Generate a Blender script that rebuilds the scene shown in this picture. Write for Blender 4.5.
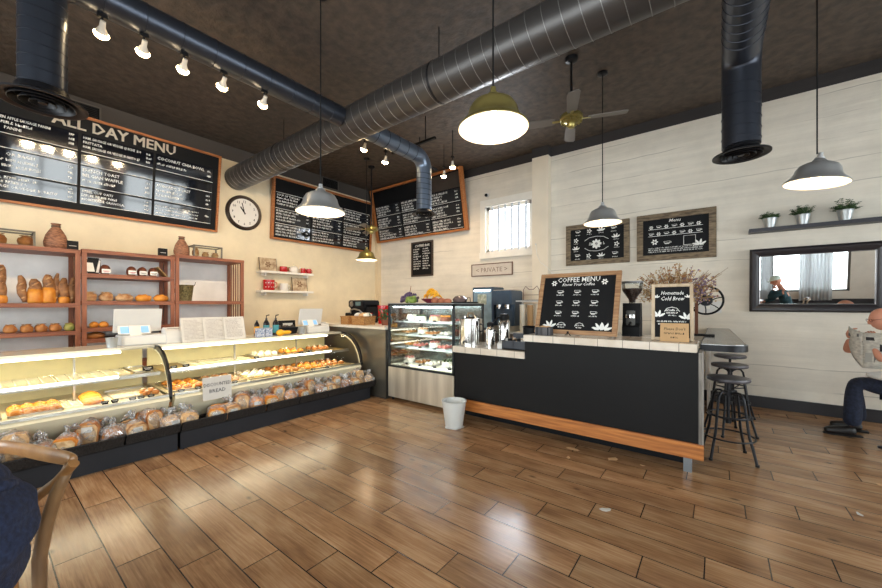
import bpy, bmesh, math, random
from mathutils import Vector, Matrix, Euler
PI = math.pi
R = math.radians
C = bpy.context.scene.collection
SC = bpy.context.scene
for _o in list(bpy.data.objects): bpy.data.objects.remove(_o)

# ------------------------------------------------------------------ camera, world, daylight, exposure
cam_d = bpy.data.cameras.new('camera'); cam = bpy.data.objects.new('camera', cam_d); C.objects.link(cam)
cam.location = (0, 0, 1.45); cam.rotation_euler = (R(90), 0, R(37.6))
cam_d.sensor_width = 36; cam_d.lens = 36 * 360 / 882; cam_d.shift_y = 10 / 882; cam_d.clip_start = .05
SC.camera = cam
SC.view_settings.view_transform = 'Standard'; SC.view_settings.look = 'None'
SC.view_settings.gamma = 1; SC.view_settings.use_curve_mapping = False
SC.view_settings.exposure = 0.48
try:
    SC.cycles.transparent_max_bounces = 24; SC.cycles.max_bounces = 8; SC.cycles.sample_clamp_indirect = 6
except Exception: pass
w = bpy.data.worlds.new('world'); SC.world = w; w.use_nodes = True
bg = w.node_tree.nodes['Background']; bg.inputs[0].default_value = (.86, .93, 1, 1); bg.inputs[1].default_value = 2.2

def area(name, loc, rot, sx, sy, power, col, spread=180):
    d = bpy.data.lights.new(name, 'AREA'); d.shape = 'RECTANGLE'; d.size = sx; d.size_y = sy
    d.energy = power; d.color = col; d.spread = R(spread)
    o = bpy.data.objects.new(name, d); o.location = loc; o.rotation_euler = rot; C.objects.link(o); return o
# daylight coming through the storefront glazing (front wall Y=-3.2, right wall X=5.2)
DAY = (.93, .97, 1.0)
for x in (-4.6, -1.4, 1.9): area('daylight_front', (x, -3.3, 1.95), (R(90), 0, 0), 2.7, 3.1, 115, DAY)
for y in (-1.2, 1.9, 5.0): area('daylight_side', (5.3, y, 1.95), (R(90), 0, R(90)), 2.5, 3.1, 105, DAY)
area('daylight_back', (-3.45, 6.98, 3.05), (R(-90), 0, 0), 1.0, .95, 70, DAY)

# ------------------------------------------------------------------ materials
def newmat(name):
    m = bpy.data.materials.new(name); m.use_nodes = True
    return m, m.node_tree, m.node_tree.nodes['Principled BSDF']
def N(nt, t, **kw):
    n = nt.nodes.new(t)
    for k, v in kw.items(): setattr(n, k, v)
    return n
def setin(n, i, v):
    n.inputs[i].default_value = v
def L(nt, a, b): nt.links.new(a, b)
def c4(c): return (c[0], c[1], c[2], 1)
def srgb(r, g, b):
    f = lambda v: (v/255/12.92) if v/255 <= .04045 else ((v/255+.055)/1.055)**2.4
    return (f(r), f(g), f(b))
MATS = {}
def M(name, col=(.5,.5,.5), rough=.5, metal=0, var=.0, scale=8, bump=0, col2=None, emit=None, es=0, spec=None, stretch=(1,1,1), coat=0):
    """procedural principled material: base colour with a noise variation towards col2"""
    if name in MATS: return MATS[name]
    m, nt, b = newmat(name)
    b.inputs['Base Color'].default_value = c4(col)
    b.inputs['Roughness'].default_value = rough; b.inputs['Metallic'].default_value = metal
    if spec is not None: b.inputs['Specular IOR Level'].default_value = spec
    if coat: b.inputs['Coat Weight'].default_value = coat; b.inputs['Coat Roughness'].default_value = .08
    tc = N(nt, 'ShaderNodeTexCoord'); mp = N(nt, 'ShaderNodeMapping'); L(nt, tc.outputs['Object'], mp.inputs[0])
    mp.inputs['Scale'].default_value = stretch
    no = N(nt, 'ShaderNodeTexNoise'); setin(no, 'Scale', scale); setin(no, 'Detail', 6); L(nt, mp.outputs[0], no.inputs[0])
    if col2 is None and var: col2 = tuple(max(0, c*(1-var)) for c in col)
    if col2 is not None:
        cr = N(nt, 'ShaderNodeValToRGB'); cr.color_ramp.elements[0].position = .35; cr.color_ramp.elements[1].position = .65
        cr.color_ramp.elements[0].color = c4(col2); cr.color_ramp.elements[1].color = c4(col)
        L(nt, no.outputs[0], cr.inputs[0]); L(nt, cr.outputs[0], b.inputs['Base Color'])
    if bump:
        bp = N(nt, 'ShaderNodeBump'); setin(bp, 'Strength', bump); setin(bp, 'Distance', .02)
        L(nt, no.outputs[0], bp.inputs['Height']); L(nt, bp.outputs[0], b.inputs['Normal'])
    if emit: b.inputs['Emission Color'].default_value = c4(emit); b.inputs['Emission Strength'].default_value = es
    MATS[name] = m; return m
def wood(name, c1, c2, axis=0, scale=3, rough=.5, bump=.15, coat=0):
    if name in MATS: return MATS[name]
    s = [18, 18, 18]; s[axis] = 1.2
    return M(name, c1, rough, 0, 0, scale, bump, c2, stretch=tuple(s), coat=coat)

def floor_mat():
    m, nt, b = newmat('wood_look_floor_tile')
    tc = N(nt, 'ShaderNodeTexCoord'); sp = N(nt, 'ShaderNodeSeparateXYZ'); L(nt, tc.outputs['Object'], sp.inputs[0])
    def mth(op, a, bb=None, c=None):
        n = N(nt, 'ShaderNodeMath', operation=op)
        for i, v in enumerate((a, bb, c)):
            if v is None: continue
            if isinstance(v, (int, float)): n.inputs[i].default_value = v
            else: L(nt, v, n.inputs[i])
        return n.outputs[0]
    v = mth('DIVIDE', mth('SUBTRACT', sp.outputs[1], .268 - .208*30), .208)
    row = mth('FLOOR', v); fv = mth('SUBTRACT', v, row)
    # joints step by 0.285 m from one row to the next
    u = mth('DIVIDE', mth('SUBTRACT', mth('SUBTRACT', sp.outputs[0], -2.91 - 93), mth('MULTIPLY', mth('SUBTRACT', row, 30), .285)), .93)
    col = mth('FLOOR', u); fu = mth('SUBTRACT', u, col)
    ev = mth('MULTIPLY', mth('MINIMUM', fv, mth('SUBTRACT', 1, fv)), .208)
    eu = mth('MULTIPLY', mth('MINIMUM', fu, mth('SUBTRACT', 1, fu)), .93)
    e = mth('MINIMUM', ev, eu)
    grout = mth('LESS_THAN', e, .0034)
    cb = N(nt, 'ShaderNodeCombineXYZ'); L(nt, row, cb.inputs[0]); L(nt, col, cb.inputs[1])
    wn = N(nt, 'ShaderNodeTexWhiteNoise'); L(nt, cb.outputs[0], wn.inputs[0])
    # grain, moved per plank
    ad = N(nt, 'ShaderNodeVectorMath', operation='MULTIPLY_ADD'); L(nt, wn.outputs['Color'], ad.inputs[0]); ad.inputs[1].default_value = (7, 7, 7); L(nt, tc.outputs['Object'], ad.inputs[2])
    mp = N(nt, 'ShaderNodeMapping'); mp.inputs['Scale'].default_value = (1.1, 24, 1); L(nt, ad.outputs[0], mp.inputs[0])
    g = N(nt, 'ShaderNodeTexNoise'); setin(g, 'Scale', 3.2); setin(g, 'Detail', 12); setin(g, 'Roughness', .66); setin(g, 'Distortion', .25); L(nt, mp.outputs[0], g.inputs[0])
    mp2 = N(nt, 'ShaderNodeMapping'); mp2.inputs['Scale'].default_value = (1.6, 4, 1); L(nt, ad.outputs[0], mp2.inputs[0])
    g2 = N(nt, 'ShaderNodeTexNoise'); setin(g2, 'Scale', 1.6); setin(g2, 'Detail', 3); L(nt, mp2.outputs[0], g2.inputs[0])
    cr = N(nt, 'ShaderNodeValToRGB'); el = cr.color_ramp.elements
    el[0].position = .28; el[0].color = c4(srgb(104, 70, 46)); el[1].position = .74; el[1].color = c4(srgb(200, 166, 128))
    x = cr.color_ramp.elements.new(.5); x.color = c4(srgb(160, 121, 86))
    L(nt, mth('ADD', mth('MULTIPLY', g.outputs[0], .50), mth('MULTIPLY', g2.outputs[0], .50)), cr.inputs[0])
    # knots
    vo = N(nt, 'ShaderNodeTexVoronoi'); setin(vo, 'Scale', 2.6); mp3 = N(nt, 'ShaderNodeMapping'); mp3.inputs['Scale'].default_value = (1, 1.9, 1); L(nt, ad.outputs[0], mp3.inputs[0]); L(nt, mp3.outputs[0], vo.inputs[0])
    kn = N(nt, 'ShaderNodeMapRange'); L(nt, vo.outputs[0], kn.inputs[0]); setin(kn, 1, .035); setin(kn, 2, .11); setin(kn, 3, .38); setin(kn, 4, 1)
    br = N(nt, 'ShaderNodeMapRange'); L(nt, wn.outputs['Value'], br.inputs[0]); setin(br, 3, .78); setin(br, 4, 1.14)
    mul = N(nt, 'ShaderNodeVectorMath', operation='SCALE'); L(nt, cr.outputs[0], mul.inputs[0]); L(nt, mth('MULTIPLY', br.outputs[0], kn.outputs[0]), mul.inputs['Scale'])
    mx = N(nt, 'ShaderNodeMix', data_type='RGBA'); L(nt, grout, mx.inputs[0]); L(nt, mul.outputs[0], mx.inputs[6]); mx.inputs[7].default_value = c4(srgb(34, 25, 20))
    L(nt, mx.outputs[2], b.inputs['Base Color'])
    rr = N(nt, 'ShaderNodeMapRange'); L(nt, g.outputs[0], rr.inputs[0]); setin(rr, 1, .3); setin(rr, 2, .7); setin(rr, 3, .13); setin(rr, 4, .27)
    L(nt, rr.outputs[0], b.inputs['Roughness'])
    bp = N(nt, 'ShaderNodeBump'); setin(bp, 'Strength', .25); setin(bp, 'Distance', .004)
    L(nt, mth('SUBTRACT', mth('MULTIPLY', g.outputs[0], .5), grout), bp.inputs['Height']); L(nt, bp.outputs[0], b.inputs['Normal'])
    return m
def wall_mat(name, base, dark, zsplit, boards=False, axis=0):
    m, nt, b = newmat(name)
    tc = N(nt, 'ShaderNodeTexCoord'); sp = N(nt, 'ShaderNodeSeparateXYZ'); L(nt, tc.outputs['Object'], sp.inputs[0])
    no = N(nt, 'ShaderNodeTexNoise'); setin(no, 'Scale', 2.2); setin(no, 'Detail', 8); setin(no, 'Roughness', .65); L(nt, tc.outputs['Object'], no.inputs[0])
    cr = N(nt, 'ShaderNodeValToRGB'); cr.color_ramp.elements[0].position = .3; cr.color_ramp.elements[1].position = .6
    cr.color_ramp.elements[0].color = c4(tuple(c*.88 for c in base)); cr.color_ramp.elements[1].color = c4(base); L(nt, no.outputs[0], cr.inputs[0])
    colout = cr.outputs[0]; hgt = no.outputs[0]
    if boards:   # board-formed, whitewashed: long horizontal hairline joints and cracks
        mp = N(nt, 'ShaderNodeMapping'); mp.inputs['Scale'].default_value = (.35, .35, 5.5); L(nt, tc.outputs['Object'], mp.inputs[0])
        n2 = N(nt, 'ShaderNodeTexNoise'); setin(n2, 'Scale', 1.8); setin(n2, 'Detail', 7); setin(n2, 'Roughness', .6); L(nt, mp.outputs[0], n2.inputs[0])
        wv = N(nt, 'ShaderNodeTexWave', wave_type='BANDS', bands_direction='Z'); setin(wv, 'Scale', 1.05); setin(wv, 'Distortion', .9); setin(wv, 'Detail', 3); setin(wv, 'Detail Scale', 1.2)
        L(nt, tc.outputs['Object'], wv.inputs[0])
        r1 = N(nt, 'ShaderNodeMapRange'); L(nt, wv.outputs['Fac'], r1.inputs[0]); setin(r1, 1, .0); setin(r1, 2, .006); setin(r1, 3, .5); setin(r1, 4, 0)
        gate = N(nt, 'ShaderNodeMapRange'); L(nt, n2.outputs[0], gate.inputs[0]); setin(gate, 1, .48); setin(gate, 2, .56)
        mm = N(nt, 'ShaderNodeMath', operation='MULTIPLY'); L(nt, r1.outputs[0], mm.inputs[0]); L(nt, gate.outputs[0], mm.inputs[1])
        r2 = N(nt, 'ShaderNodeMapRange'); L(nt, n2.outputs[0], r2.inputs[0]); setin(r2, 1, .34); setin(r2, 2, .62); setin(r2, 3, .89); setin(r2, 4, 1)
        s = N(nt, 'ShaderNodeVectorMath', operation='SCALE'); L(nt, colout, s.inputs[0]); L(nt, r2.outputs[0], s.inputs['Scale'])
        mx = N(nt, 'ShaderNodeMix', data_type='RGBA'); L(nt, mm.outputs[0], mx.inputs[0]); L(nt, s.outputs[0], mx.inputs[6]); mx.inputs[7].default_value = (.2, .17, .14, 1)
        colout = mx.outputs[2]; hgt = n2.outputs[0]
    if zsplit is not None:
        gt = N(nt, 'ShaderNodeMath', operation='GREATER_THAN'); L(nt, sp.outputs[2], gt.inputs[0]); gt.inputs[1].default_value = zsplit
        mx = N(nt, 'ShaderNodeMix', data_type='RGBA'); L(nt, gt.outputs[0], mx.inputs[0]); L(nt, colout, mx.inputs[6]); mx.inputs[7].default_value = c4(dark); colout = mx.outputs[2]
    L(nt, colout, b.inputs['Base Color']); b.inputs['Roughness'].default_value = .75
    bp = N(nt, 'ShaderNodeBump'); setin(bp, 'Strength', .35 if boards else .15); setin(bp, 'Distance', .02); L(nt, hgt, bp.inputs['Height']); L(nt, bp.outputs[0], b.inputs['Normal'])
    return m
def glass_mat(name, tint=(1,1,1), refl=1.0, rough=.02, haze=0):
    """clear sheet: transparency plus fresnel reflection"""
    m = bpy.data.materials.new(name); m.use_nodes = True; nt = m.node_tree; nt.nodes.remove(nt.nodes['Principled BSDF'])
    out = nt.nodes['Material Output']; t = N(nt, 'ShaderNodeBsdfTransparent'); t.inputs[0].default_value = c4(tint)
    g = N(nt, 'ShaderNodeBsdfGlossy'); setin(g, 'Roughness', rough); fr = N(nt, 'ShaderNodeFresnel'); setin(fr, 0, 1.45)
    mu = N(nt, 'ShaderNodeMath', operation='MULTIPLY'); L(nt, fr.outputs[0], mu.inputs[0]); mu.inputs[1].default_value = refl
    mx = N(nt, 'ShaderNodeMixShader'); L(nt, mu.outputs[0], mx.inputs[0]); L(nt, t.outputs[0], mx.inputs[1]); L(nt, g.outputs[0], mx.inputs[2])
    last = mx.outputs[0]
    if haze:
        d = N(nt, 'ShaderNodeBsdfDiffuse'); d.inputs[0].default_value = (.9, .9, .9, 1)
        tcn = N(nt, 'ShaderNodeTexCoord'); no = N(nt, 'ShaderNodeTexNoise'); setin(no, 'Scale', 30); setin(no, 'Detail', 3); L(nt, tcn.outputs['Object'], no.inputs[0])
        rg = N(nt, 'ShaderNodeMapRange'); L(nt, no.outputs[0], rg.inputs[0]); setin(rg, 1, .4); setin(rg, 2, .7); setin(rg, 3, haze*.25); setin(rg, 4, haze)
        m2 = N(nt, 'ShaderNodeMixShader'); L(nt, rg.outputs[0], m2.inputs[0]); L(nt, last, m2.inputs[1]); L(nt, d.outputs[0], m2.inputs[2]); last = m2.outputs[0]
    L(nt, last, out.inputs[0]); MATS[name] = m; return m
def tile_mat(name):
    """pale ceramic counter tiles, 0.2 m apart along X and Y"""
    m, nt, b = newmat(name)
    tc = N(nt, 'ShaderNodeTexCoord'); sp = N(nt, 'ShaderNodeSeparateXYZ'); L(nt, tc.outputs['Object'], sp.inputs[0])
    outs = []
    for i in (0, 1):
        d = N(nt, 'ShaderNodeMath', operation='DIVIDE'); L(nt, sp.outputs[i], d.inputs[0]); d.inputs[1].default_value = .22
        f = N(nt, 'ShaderNodeMath', operation='FRACT'); L(nt, d.outputs[0], f.inputs[0])
        l = N(nt, 'ShaderNodeMath', operation='LESS_THAN'); L(nt, f.outputs[0], l.inputs[0]); l.inputs[1].default_value = .022; outs.append(l.outputs[0])
    mxm = N(nt, 'ShaderNodeMath', operation='MAXIMUM'); L(nt, outs[0], mxm.inputs[0]); L(nt, outs[1], mxm.inputs[1])
    no = N(nt, 'ShaderNodeTexNoise'); setin(no, 'Scale', 9); L(nt, tc.outputs['Object'], no.inputs[0])
    cr = N(nt, 'ShaderNodeValToRGB'); cr.color_ramp.elements[0].color = c4(srgb(196, 180, 160)); cr.color_ramp.elements[1].color = c4(srgb(232, 222, 208)); L(nt, no.outputs[0], cr.inputs[0])
    mx = N(nt, 'ShaderNodeMix', data_type='RGBA'); L(nt, mxm.outputs[0], mx.inputs[0]); L(nt, cr.outputs[0], mx.inputs[6]); mx.inputs[7].default_value = c4(srgb(120, 108, 96))
    L(nt, mx.outputs[2], b.inputs['Base Color']); b.inputs['Roughness'].default_value = .18
    MATS[name] = m; return m
def spiral_mat(name, col, axis, r, rough=.35, metal=.6):
    """painted spiral duct: helical seam rings along an axis"""
    m, nt, b = newmat(name)
    b.inputs['Metallic'].default_value = metal; b.inputs['Roughness'].default_value = rough
    tc = N(nt, 'ShaderNodeTexCoord')
    no = N(nt, 'ShaderNodeTexNoise'); setin(no, 'Scale', 3); L(nt, tc.outputs['Object'], no.inputs[0])
    cr = N(nt, 'ShaderNodeValToRGB'); cr.color_ramp.elements[0].color = c4(tuple(c*.8 for c in col)); cr.color_ramp.elements[1].color = c4(col); L(nt, no.outputs[0], cr.inputs[0])
    L(nt, cr.outputs[0], b.inputs['Base Color'])
    MATS[name] = m; return m

BLACK = M('matte_black', srgb(15,15,17), .6, var=.2, spec=.25)
BLKMET = M('black_metal', srgb(30,30,34), .38, .4, var=.2, spec=.4)
CHALK = M('chalkboard', srgb(17,18,21), .6, var=.25, scale=4, spec=.2)
GLOSSP = M('glossy_menu_panel', srgb(14,17,26), .06, spec=.9)
WHITEL = M('white_lettering', srgb(240,240,236), .6)
STEEL = M('brushed_steel', srgb(196,192,186), .28, 1, var=.12, scale=6, stretch=(1,1,30))
STEELP = M('polished_steel', srgb(205,203,200), .12, 1, var=.08)
DKSTEEL = M('grey_cabinet_panel', srgb(84,82,78), .42, .5, var=.15, scale=3)
CREAM = M('cream_enamel', srgb(232,224,196), .35, var=.06)
CREAMY = M('yellow_cream_panel', srgb(240,228,176), .4, var=.08)
WHITE = M('white_plastic', srgb(214,213,210), .35, var=.04)
WHITEP = M('white_paint', srgb(236,232,224), .5, var=.04)
PAPER = M('paper', srgb(206,203,197), .8, var=.06, scale=20)
INK = M('printed_ink', srgb(70,70,74), .8)
KRAFT = M('kraft_card', srgb(203,164,118), .8, var=.1)
REDWOOD = wood('reddish_shelf_wood', srgb(158,96,64), srgb(118,64,42), 1, 3)
REDWOODV = wood('reddish_upright_wood', srgb(158,96,64), srgb(118,64,42), 2, 3)
OAKX = wood('orange_frame_wood', srgb(186,118,62), srgb(146,84,40), 0, 3)
PINE = wood('orange_pine_board', srgb(190,120,56), srgb(150,86,36), 0, 2.5)
BARN = M('weathered_barn_wood', srgb(142,124,100), .8, 0, 0, 3, .4, srgb(92,78,62), stretch=(3,3,14))
TANW = wood('tan_frame_wood', srgb(178,138,98), srgb(140,100,66), 0, 3)
BLOND = M('blond_bentwood', srgb(176,130,80), .35, 0, 0, 3, .1, srgb(136,92,50), stretch=(3,3,3), coat=.3)
BRASS = M('antique_brass', srgb(168,154,92), .3, .75, var=.3, scale=5)
NICKEL = M('brushed_nickel', srgb(204,206,208), .34, .75, var=.1)
SHADEIN = M('shade_inner_white', srgb(250,240,222), .5, emit=(1, .83, .6), es=.0)
BULB = M('lit_bulb', (1,.85,.6), .3, emit=(1, .80, .52), es=9)
LEDB = M('lit_led_lamp', (1,.85,.6), .3, emit=(1, .72, .38), es=38)
TUBE = M('lit_case_tube', (1,1,.9), .3, emit=(1, .96, .80), es=4)
TUBEW = M('lit_cool_tube', (1,1,1), .3, emit=(.85, .95, 1), es=9)
GLASS = glass_mat('clear_glass', (.97, .985, .975), .8)
GLASSC = glass_mat('case_front_glass', (.98, .98, .95), .5)
BAGM = glass_mat('clear_plastic_bag', (.96,.96,.96), 1.6, .12, .38)
POTM = M('galvanised_pot', srgb(188,192,194), .4, .7, var=.15)
GREENL = M('leaf_green', srgb(66,96,48), .6, col2=srgb(36,60,30), scale=30)
REDP = M('glossy_red', srgb(190,26,30), .25, var=.1, coat=.3)
CRUST = M('bread_crust', srgb(196,132,70), .6, 0, 0, 14, .25, srgb(142,82,36))
CRUSTD = M('dark_crust', srgb(168,118,72), .65, 0, 0, 18, .35, srgb(112,72,42))
GOLD = M('golden_bread', srgb(232,160,60), .5, 0, 0, 10, .15, srgb(198,116,34))
FLOUR = M('floured_crust', srgb(214,178,132), .75, 0, 0, 16, .3, srgb(160,104,60))
CRUMB = M('bread_crumb', srgb(226,192,146), .8, 0, 0, 40, .3, srgb(196,150,100))
DARKB = M('brown_rye', srgb(120,62,34), .6, 0, 0, 14, .2, srgb(86,42,22))
WICKER = M('wicker', srgb(186,138,80), .7, 0, 0, 60, .5, srgb(134,88,44))
NAVYC = M('navy_cloth', srgb(38,50,80), .9, 0, 0, 60, .35, srgb(24,32,56))
SKIN = M('skin', srgb(206,142,116), .5, var=.08)
CREAMF = M('whipped_cream', srgb(240,232,214), .5, var=.05)
YELL = M('yellow_plastic', srgb(242,176,30), .35, var=.06)

# ------------------------------------------------------------------ mesh helpers
def xf(bm, vs, mat):
    bmesh.ops.transform(bm, matrix=mat, verts=vs)
def box(bm, x0, x1, y0, y1, z0, z1, mat=None, bev=0):
    r = bmesh.ops.create_cube(bm, size=1)
    vs = r['verts']
    xf(bm, vs, Matrix.Translation(((x0+x1)/2, (y0+y1)/2, (z0+z1)/2)) @ Matrix.Diagonal((abs(x1-x0), abs(y1-y0), abs(z1-z0), 1)))
    if bev:
        es = list({e for v in vs for e in v.link_edges})
        rr = bmesh.ops.bevel(bm, geom=es, offset=bev, segments=2, affect='EDGES')
        vs = rr['verts']
    if mat is not None: xf(bm, vs, mat)
    return vs
def tube(bm, pts, r, seg=8, cap=True, r2=None):
    pts = [Vector(p) for p in pts]; rings = []
    n = len(pts); up = Vector((0, 0, 1)); prev = None
    for i, p in enumerate(pts):
        t = (pts[min(i+1, n-1)] - pts[max(i-1, 0)])
        if t.length < 1e-9: t = Vector((0,0,1))
        t.normalize()
        if prev is None:
            a = up if abs(t.dot(up)) < .95 else Vector((1, 0, 0))
            u = t.cross(a).normalized()
        else:
            u = (prev - t*prev.dot(t))
            u = u.normalized() if u.length > 1e-6 else t.cross(up).normalized()
        prev = u; v = t.cross(u)
        rr = r[i] if isinstance(r, (list, tuple)) else (r if r2 is None else r + (r2-r)*i/(n-1))
        rings.append([bm.verts.new(p + (u*math.cos(2*PI*k/seg) + v*math.sin(2*PI*k/seg))*rr) for k in range(seg)])
    for a, b in zip(rings, rings[1:]):
        for k in range(seg): bm.faces.new((a[k], a[(k+1)%seg], b[(k+1)%seg], b[k]))
    if cap:
        bm.faces.new(rings[0][::-1]); bm.faces.new(rings[-1])
def lathe(bm, prof, seg=24, c=(0,0,0), mat=None):
    """prof: [(r, z)...] bottom to top or any order; r=0 closes"""
    rings = []; vs = []
    for r, z in prof:
        if r < 1e-6: ring = [bm.verts.new((c[0], c[1], c[2]+z))]
        else: ring = [bm.verts.new((c[0]+r*math.cos(2*PI*k/seg), c[1]+r*math.sin(2*PI*k/seg), c[2]+z)) for k in range(seg)]
        rings.append(ring); vs += ring
    for a, b in zip(rings, rings[1:]):
        for k in range(seg):
            k2 = (k+1) % seg
            f = [a[0]] if len(a) == 1 else [a[k], a[k2]]
            g = [b[0]] if len(b) == 1 else [b[k2], b[k]]
            if len(f) + len(g) >= 3: bm.faces.new(f + g)
    if mat is not None: xf(bm, vs, mat)
    return vs
def prism(bm, poly, y0, y1, plane='xz'):
    """polygon in a plane, extruded along the third axis"""
    def P(a, b, t):
        return {'xz': (a, t, b), 'xy': (a, b, t), 'yz': (t, a, b)}[plane]
    A = [bm.verts.new(P(a, b, y0)) for a, b in poly]; B = [bm.verts.new(P(a, b, y1)) for a, b in poly]
    bm.faces.new(A[::-1]); bm.faces.new(B); n = len(poly)
    for i in range(n): bm.faces.new((A[i], A[(i+1)%n], B[(i+1)%n], B[i]))
    return A + B
def blob(bm, c, s, sub=3, rough=.0, seed=0, rot=None, flat=None):
    r = bmesh.ops.create_icosphere(bm, subdivisions=sub, radius=1)
    rnd = random.Random(seed); ph = [rnd.uniform(0, 6.3) for _ in range(6)]
    for v in r['verts']:
        p = v.co
        k = 1 + rough*(math.sin(3.1*p.x+ph[0])*math.cos(2.7*p.y+ph[1]) + .6*math.sin(6.3*p.z+ph[2]+2*p.x) + .5*math.sin(9*p.y+ph[3])*math.cos(8*p.x+ph[4]))
        v.co = Vector((p.x*k, p.y*k, p.z*k))
        if flat is not None and v.co.z < flat: v.co.z = flat
    m = Matrix.Translation(c) @ (Euler(rot).to_matrix().to_4x4() if rot else Matrix.Identity(4)) @ Matrix.Diagonal((s[0], s[1], s[2], 1))
    xf(bm, r['verts'], m); return r['verts']
def obj(name, bm, mat, parent=None, smooth=False, loc=None, rot=None):
    me = bpy.data.meshes.new(name)
    bmesh.ops.recalc_face_normals(bm, faces=bm.faces[:])
    bm.to_mesh(me); bm.free()
    if smooth:
        for p in me.polygons: p.use_smooth = True
        if smooth != 'all':
            try: me.set_sharp_from_angle(angle=R(40))
            except Exception: pass
    me.materials.append(mat)
    o = bpy.data.objects.new(name, me); C.objects.link(o)
    if parent: o.parent = parent
    if loc: o.location = loc
    if rot: o.rotation_euler = rot
    return o
def bmn(): return bmesh.new()
def bx(name, dims, mat, parent=None, bev=0, **kw):
    bm = bmn(); box(bm, *dims, bev=bev); return obj(name, bm, mat, parent, **kw)
def thing(name, label, cat, loc=(0,0,0), rot=0, group=None):
    o = bpy.data.objects.new(name, None); C.objects.link(o); o.empty_display_size = .1
    o.location = loc; o.rotation_euler = rot if isinstance(rot, tuple) else (0, 0, rot)
    return tag(o, label, cat, group)
def tag(o, label, cat, group=None):
    o['label'] = label; o['category'] = cat
    if group: o['group'] = group
    return o
def struct(o):
    o['kind'] = 'structure'; return o
def dup(root, loc, rot=None, label=None, group=None):
    def cp(o, par):
        c = o.copy(); C.objects.link(c); c.parent = par
        for ch in o.children: cp(ch, c)
        return c
    r = cp(root, None); r.location = loc
    if rot is not None: r.rotation_euler = rot if isinstance(rot, tuple) else (0, 0, rot)
    if label: r['label'] = label
    if group: r['group'] = group
    return r
ORD = ['first','second','third','fourth','fifth','sixth','seventh','eighth','ninth','tenth','eleventh','twelfth']
def letters(items, mat, parent, y=0, name='lettering', extra=None, thick=.0012):
    """items: (text, x, z, size, align, shear). Flat raised lettering in the local XZ plane facing -Y"""
    bm = bmn()
    for it in items:
        s, x, z, size = it[:4]; al = it[4] if len(it) > 4 else 'LEFT'; sh = it[5] if len(it) > 5 else 0
        wf = it[6] if len(it) > 6 else 1
        cu = bpy.data.curves.new('t', 'FONT'); cu.body = s; cu.size = size; cu.align_x = al; cu.shear = sh; cu.extrude = thick; cu.resolution_u = 1; cu.offset = size*.008 if size < .1 else 0
        o = bpy.data.objects.new('t', cu); C.objects.link(o)
        dg = bpy.context.evaluated_depsgraph_get(); me = bpy.data.meshes.new_from_object(o.evaluated_get(dg))
        me.transform(Matrix.Translation((x, y, z)) @ Matrix.Rotation(R(90), 4, 'X') @ Matrix.Diagonal((wf, 1, 1, 1)))
        bm.from_mesh(me); bpy.data.meshes.remove(me); bpy.data.objects.remove(o); bpy.data.curves.remove(cu)
    if extra: extra(bm)
    return obj(name, bm, mat, parent)
def scrib(bm, x0, x1, z, h, rnd, y=0, t=.0012):
    """a line of illegible small lettering"""
    x = x0
    while x < x1:
        n = rnd.randint(2, 7)
        for _ in range(n):
            if x > x1: break
            k = rnd.random(); wd = h*rnd.uniform(.35, .55)
            box(bm, x, x+h*.14, y-t, y, z, z+h*rnd.choice((.7, 1, 1)))
            if k < .75: box(bm, x, x+wd, y-t, y, z+h*rnd.choice((0, .42, .82)), z+h*rnd.choice((0, .42, .82))+h*.16)
            if k > .4: box(bm, x+wd-h*.12, x+wd, y-t, y, z, z+h*rnd.choice((.5, 1)))
            x += wd + h*.16
        x += h*.45
# ------------------------------------------------------------------ the room
XA, YB, ZC, XR, YF = -7.35, 6.75, 4.45, 5.2, -3.2
bm = bmn(); box(bm, XA-.2, XR+.2, YF-.2, YB+.2, -.1, 0); struct(obj('floor', bm, floor_mat()))
CEILM = M('dark_plaster_ceiling', srgb(84,72,62), .7, 0, 0, 9, 1.0, srgb(62,54,48))
bm = bmn(); box(bm, XA-.2, XR+.2, YF-.2, YB+.2, ZC, ZC+.1); struct(obj('ceiling', bm, CEILM))
DARKP = srgb(78,72,68)
WA = wall_mat('cream_wall_paint', srgb(236,222,192), DARKP, 4.18)
WB = wall_mat('whitewashed_board_wall', srgb(232,224,210), srgb(52,48,48), 4.27, boards=True)
bm = bmn(); box(bm, XA-.2, XA, YF-.2, YB+.2, 0, ZC); struct(obj('wall_left', bm, WA))
def wall_holes(name, along, pos, th, a0, a1, holes, mat):
    """solid wall with rectangular openings: holes (a0,a1,z0,z1) sorted"""
    bm = bmn(); cur = a0
    def add(p, q, z0, z1):
        if q-p < 1e-4 or z1-z0 < 1e-4: return
        if along == 'x': box(bm, p, q, min(pos, pos+th), max(pos, pos+th), z0, z1)
        else: box(bm, min(pos, pos+th), max(pos, pos+th), p, q, z0, z1)
    for h in holes:
        add(cur, h[0], 0, ZC); add(h[0], h[1], 0, h[2]); add(h[0], h[1], h[3], ZC); cur = h[1]
    add(cur, a1, 0, ZC)
    return struct(obj(name, bm, mat))
wall_holes('wall_back', 'x', YB, .2, XA, XR, [(-3.97, -2.92, 2.55, 3.53)], WB)
WF = wall_mat('front_wall_paint', srgb(214,204,190), DARKP, 4.2)
fh = [(-5.95, -3.25, .4, 3.5), (-2.75, -.05, .4, 3.5), (.55, 3.25, .4, 3.5)]
wall_holes('wall_front', 'x', YF, -.2, XA, XR, fh, WF)
sh = [(-2.45, .05, .4, 3.5), (.65, 3.15, .4, 3.5), (3.75, 6.25, .4, 3.5)]
wall_holes('wall_right', 'y', XR, .2, YF, YB, sh, WF)
WFRAME = M('grey_window_frame', srgb(120,116,112), .5, var=.1)
CURT = M('sheer_white_curtain', srgb(236,238,240), .9, var=.1, scale=3, stretch=(20,20,.5))
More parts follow.
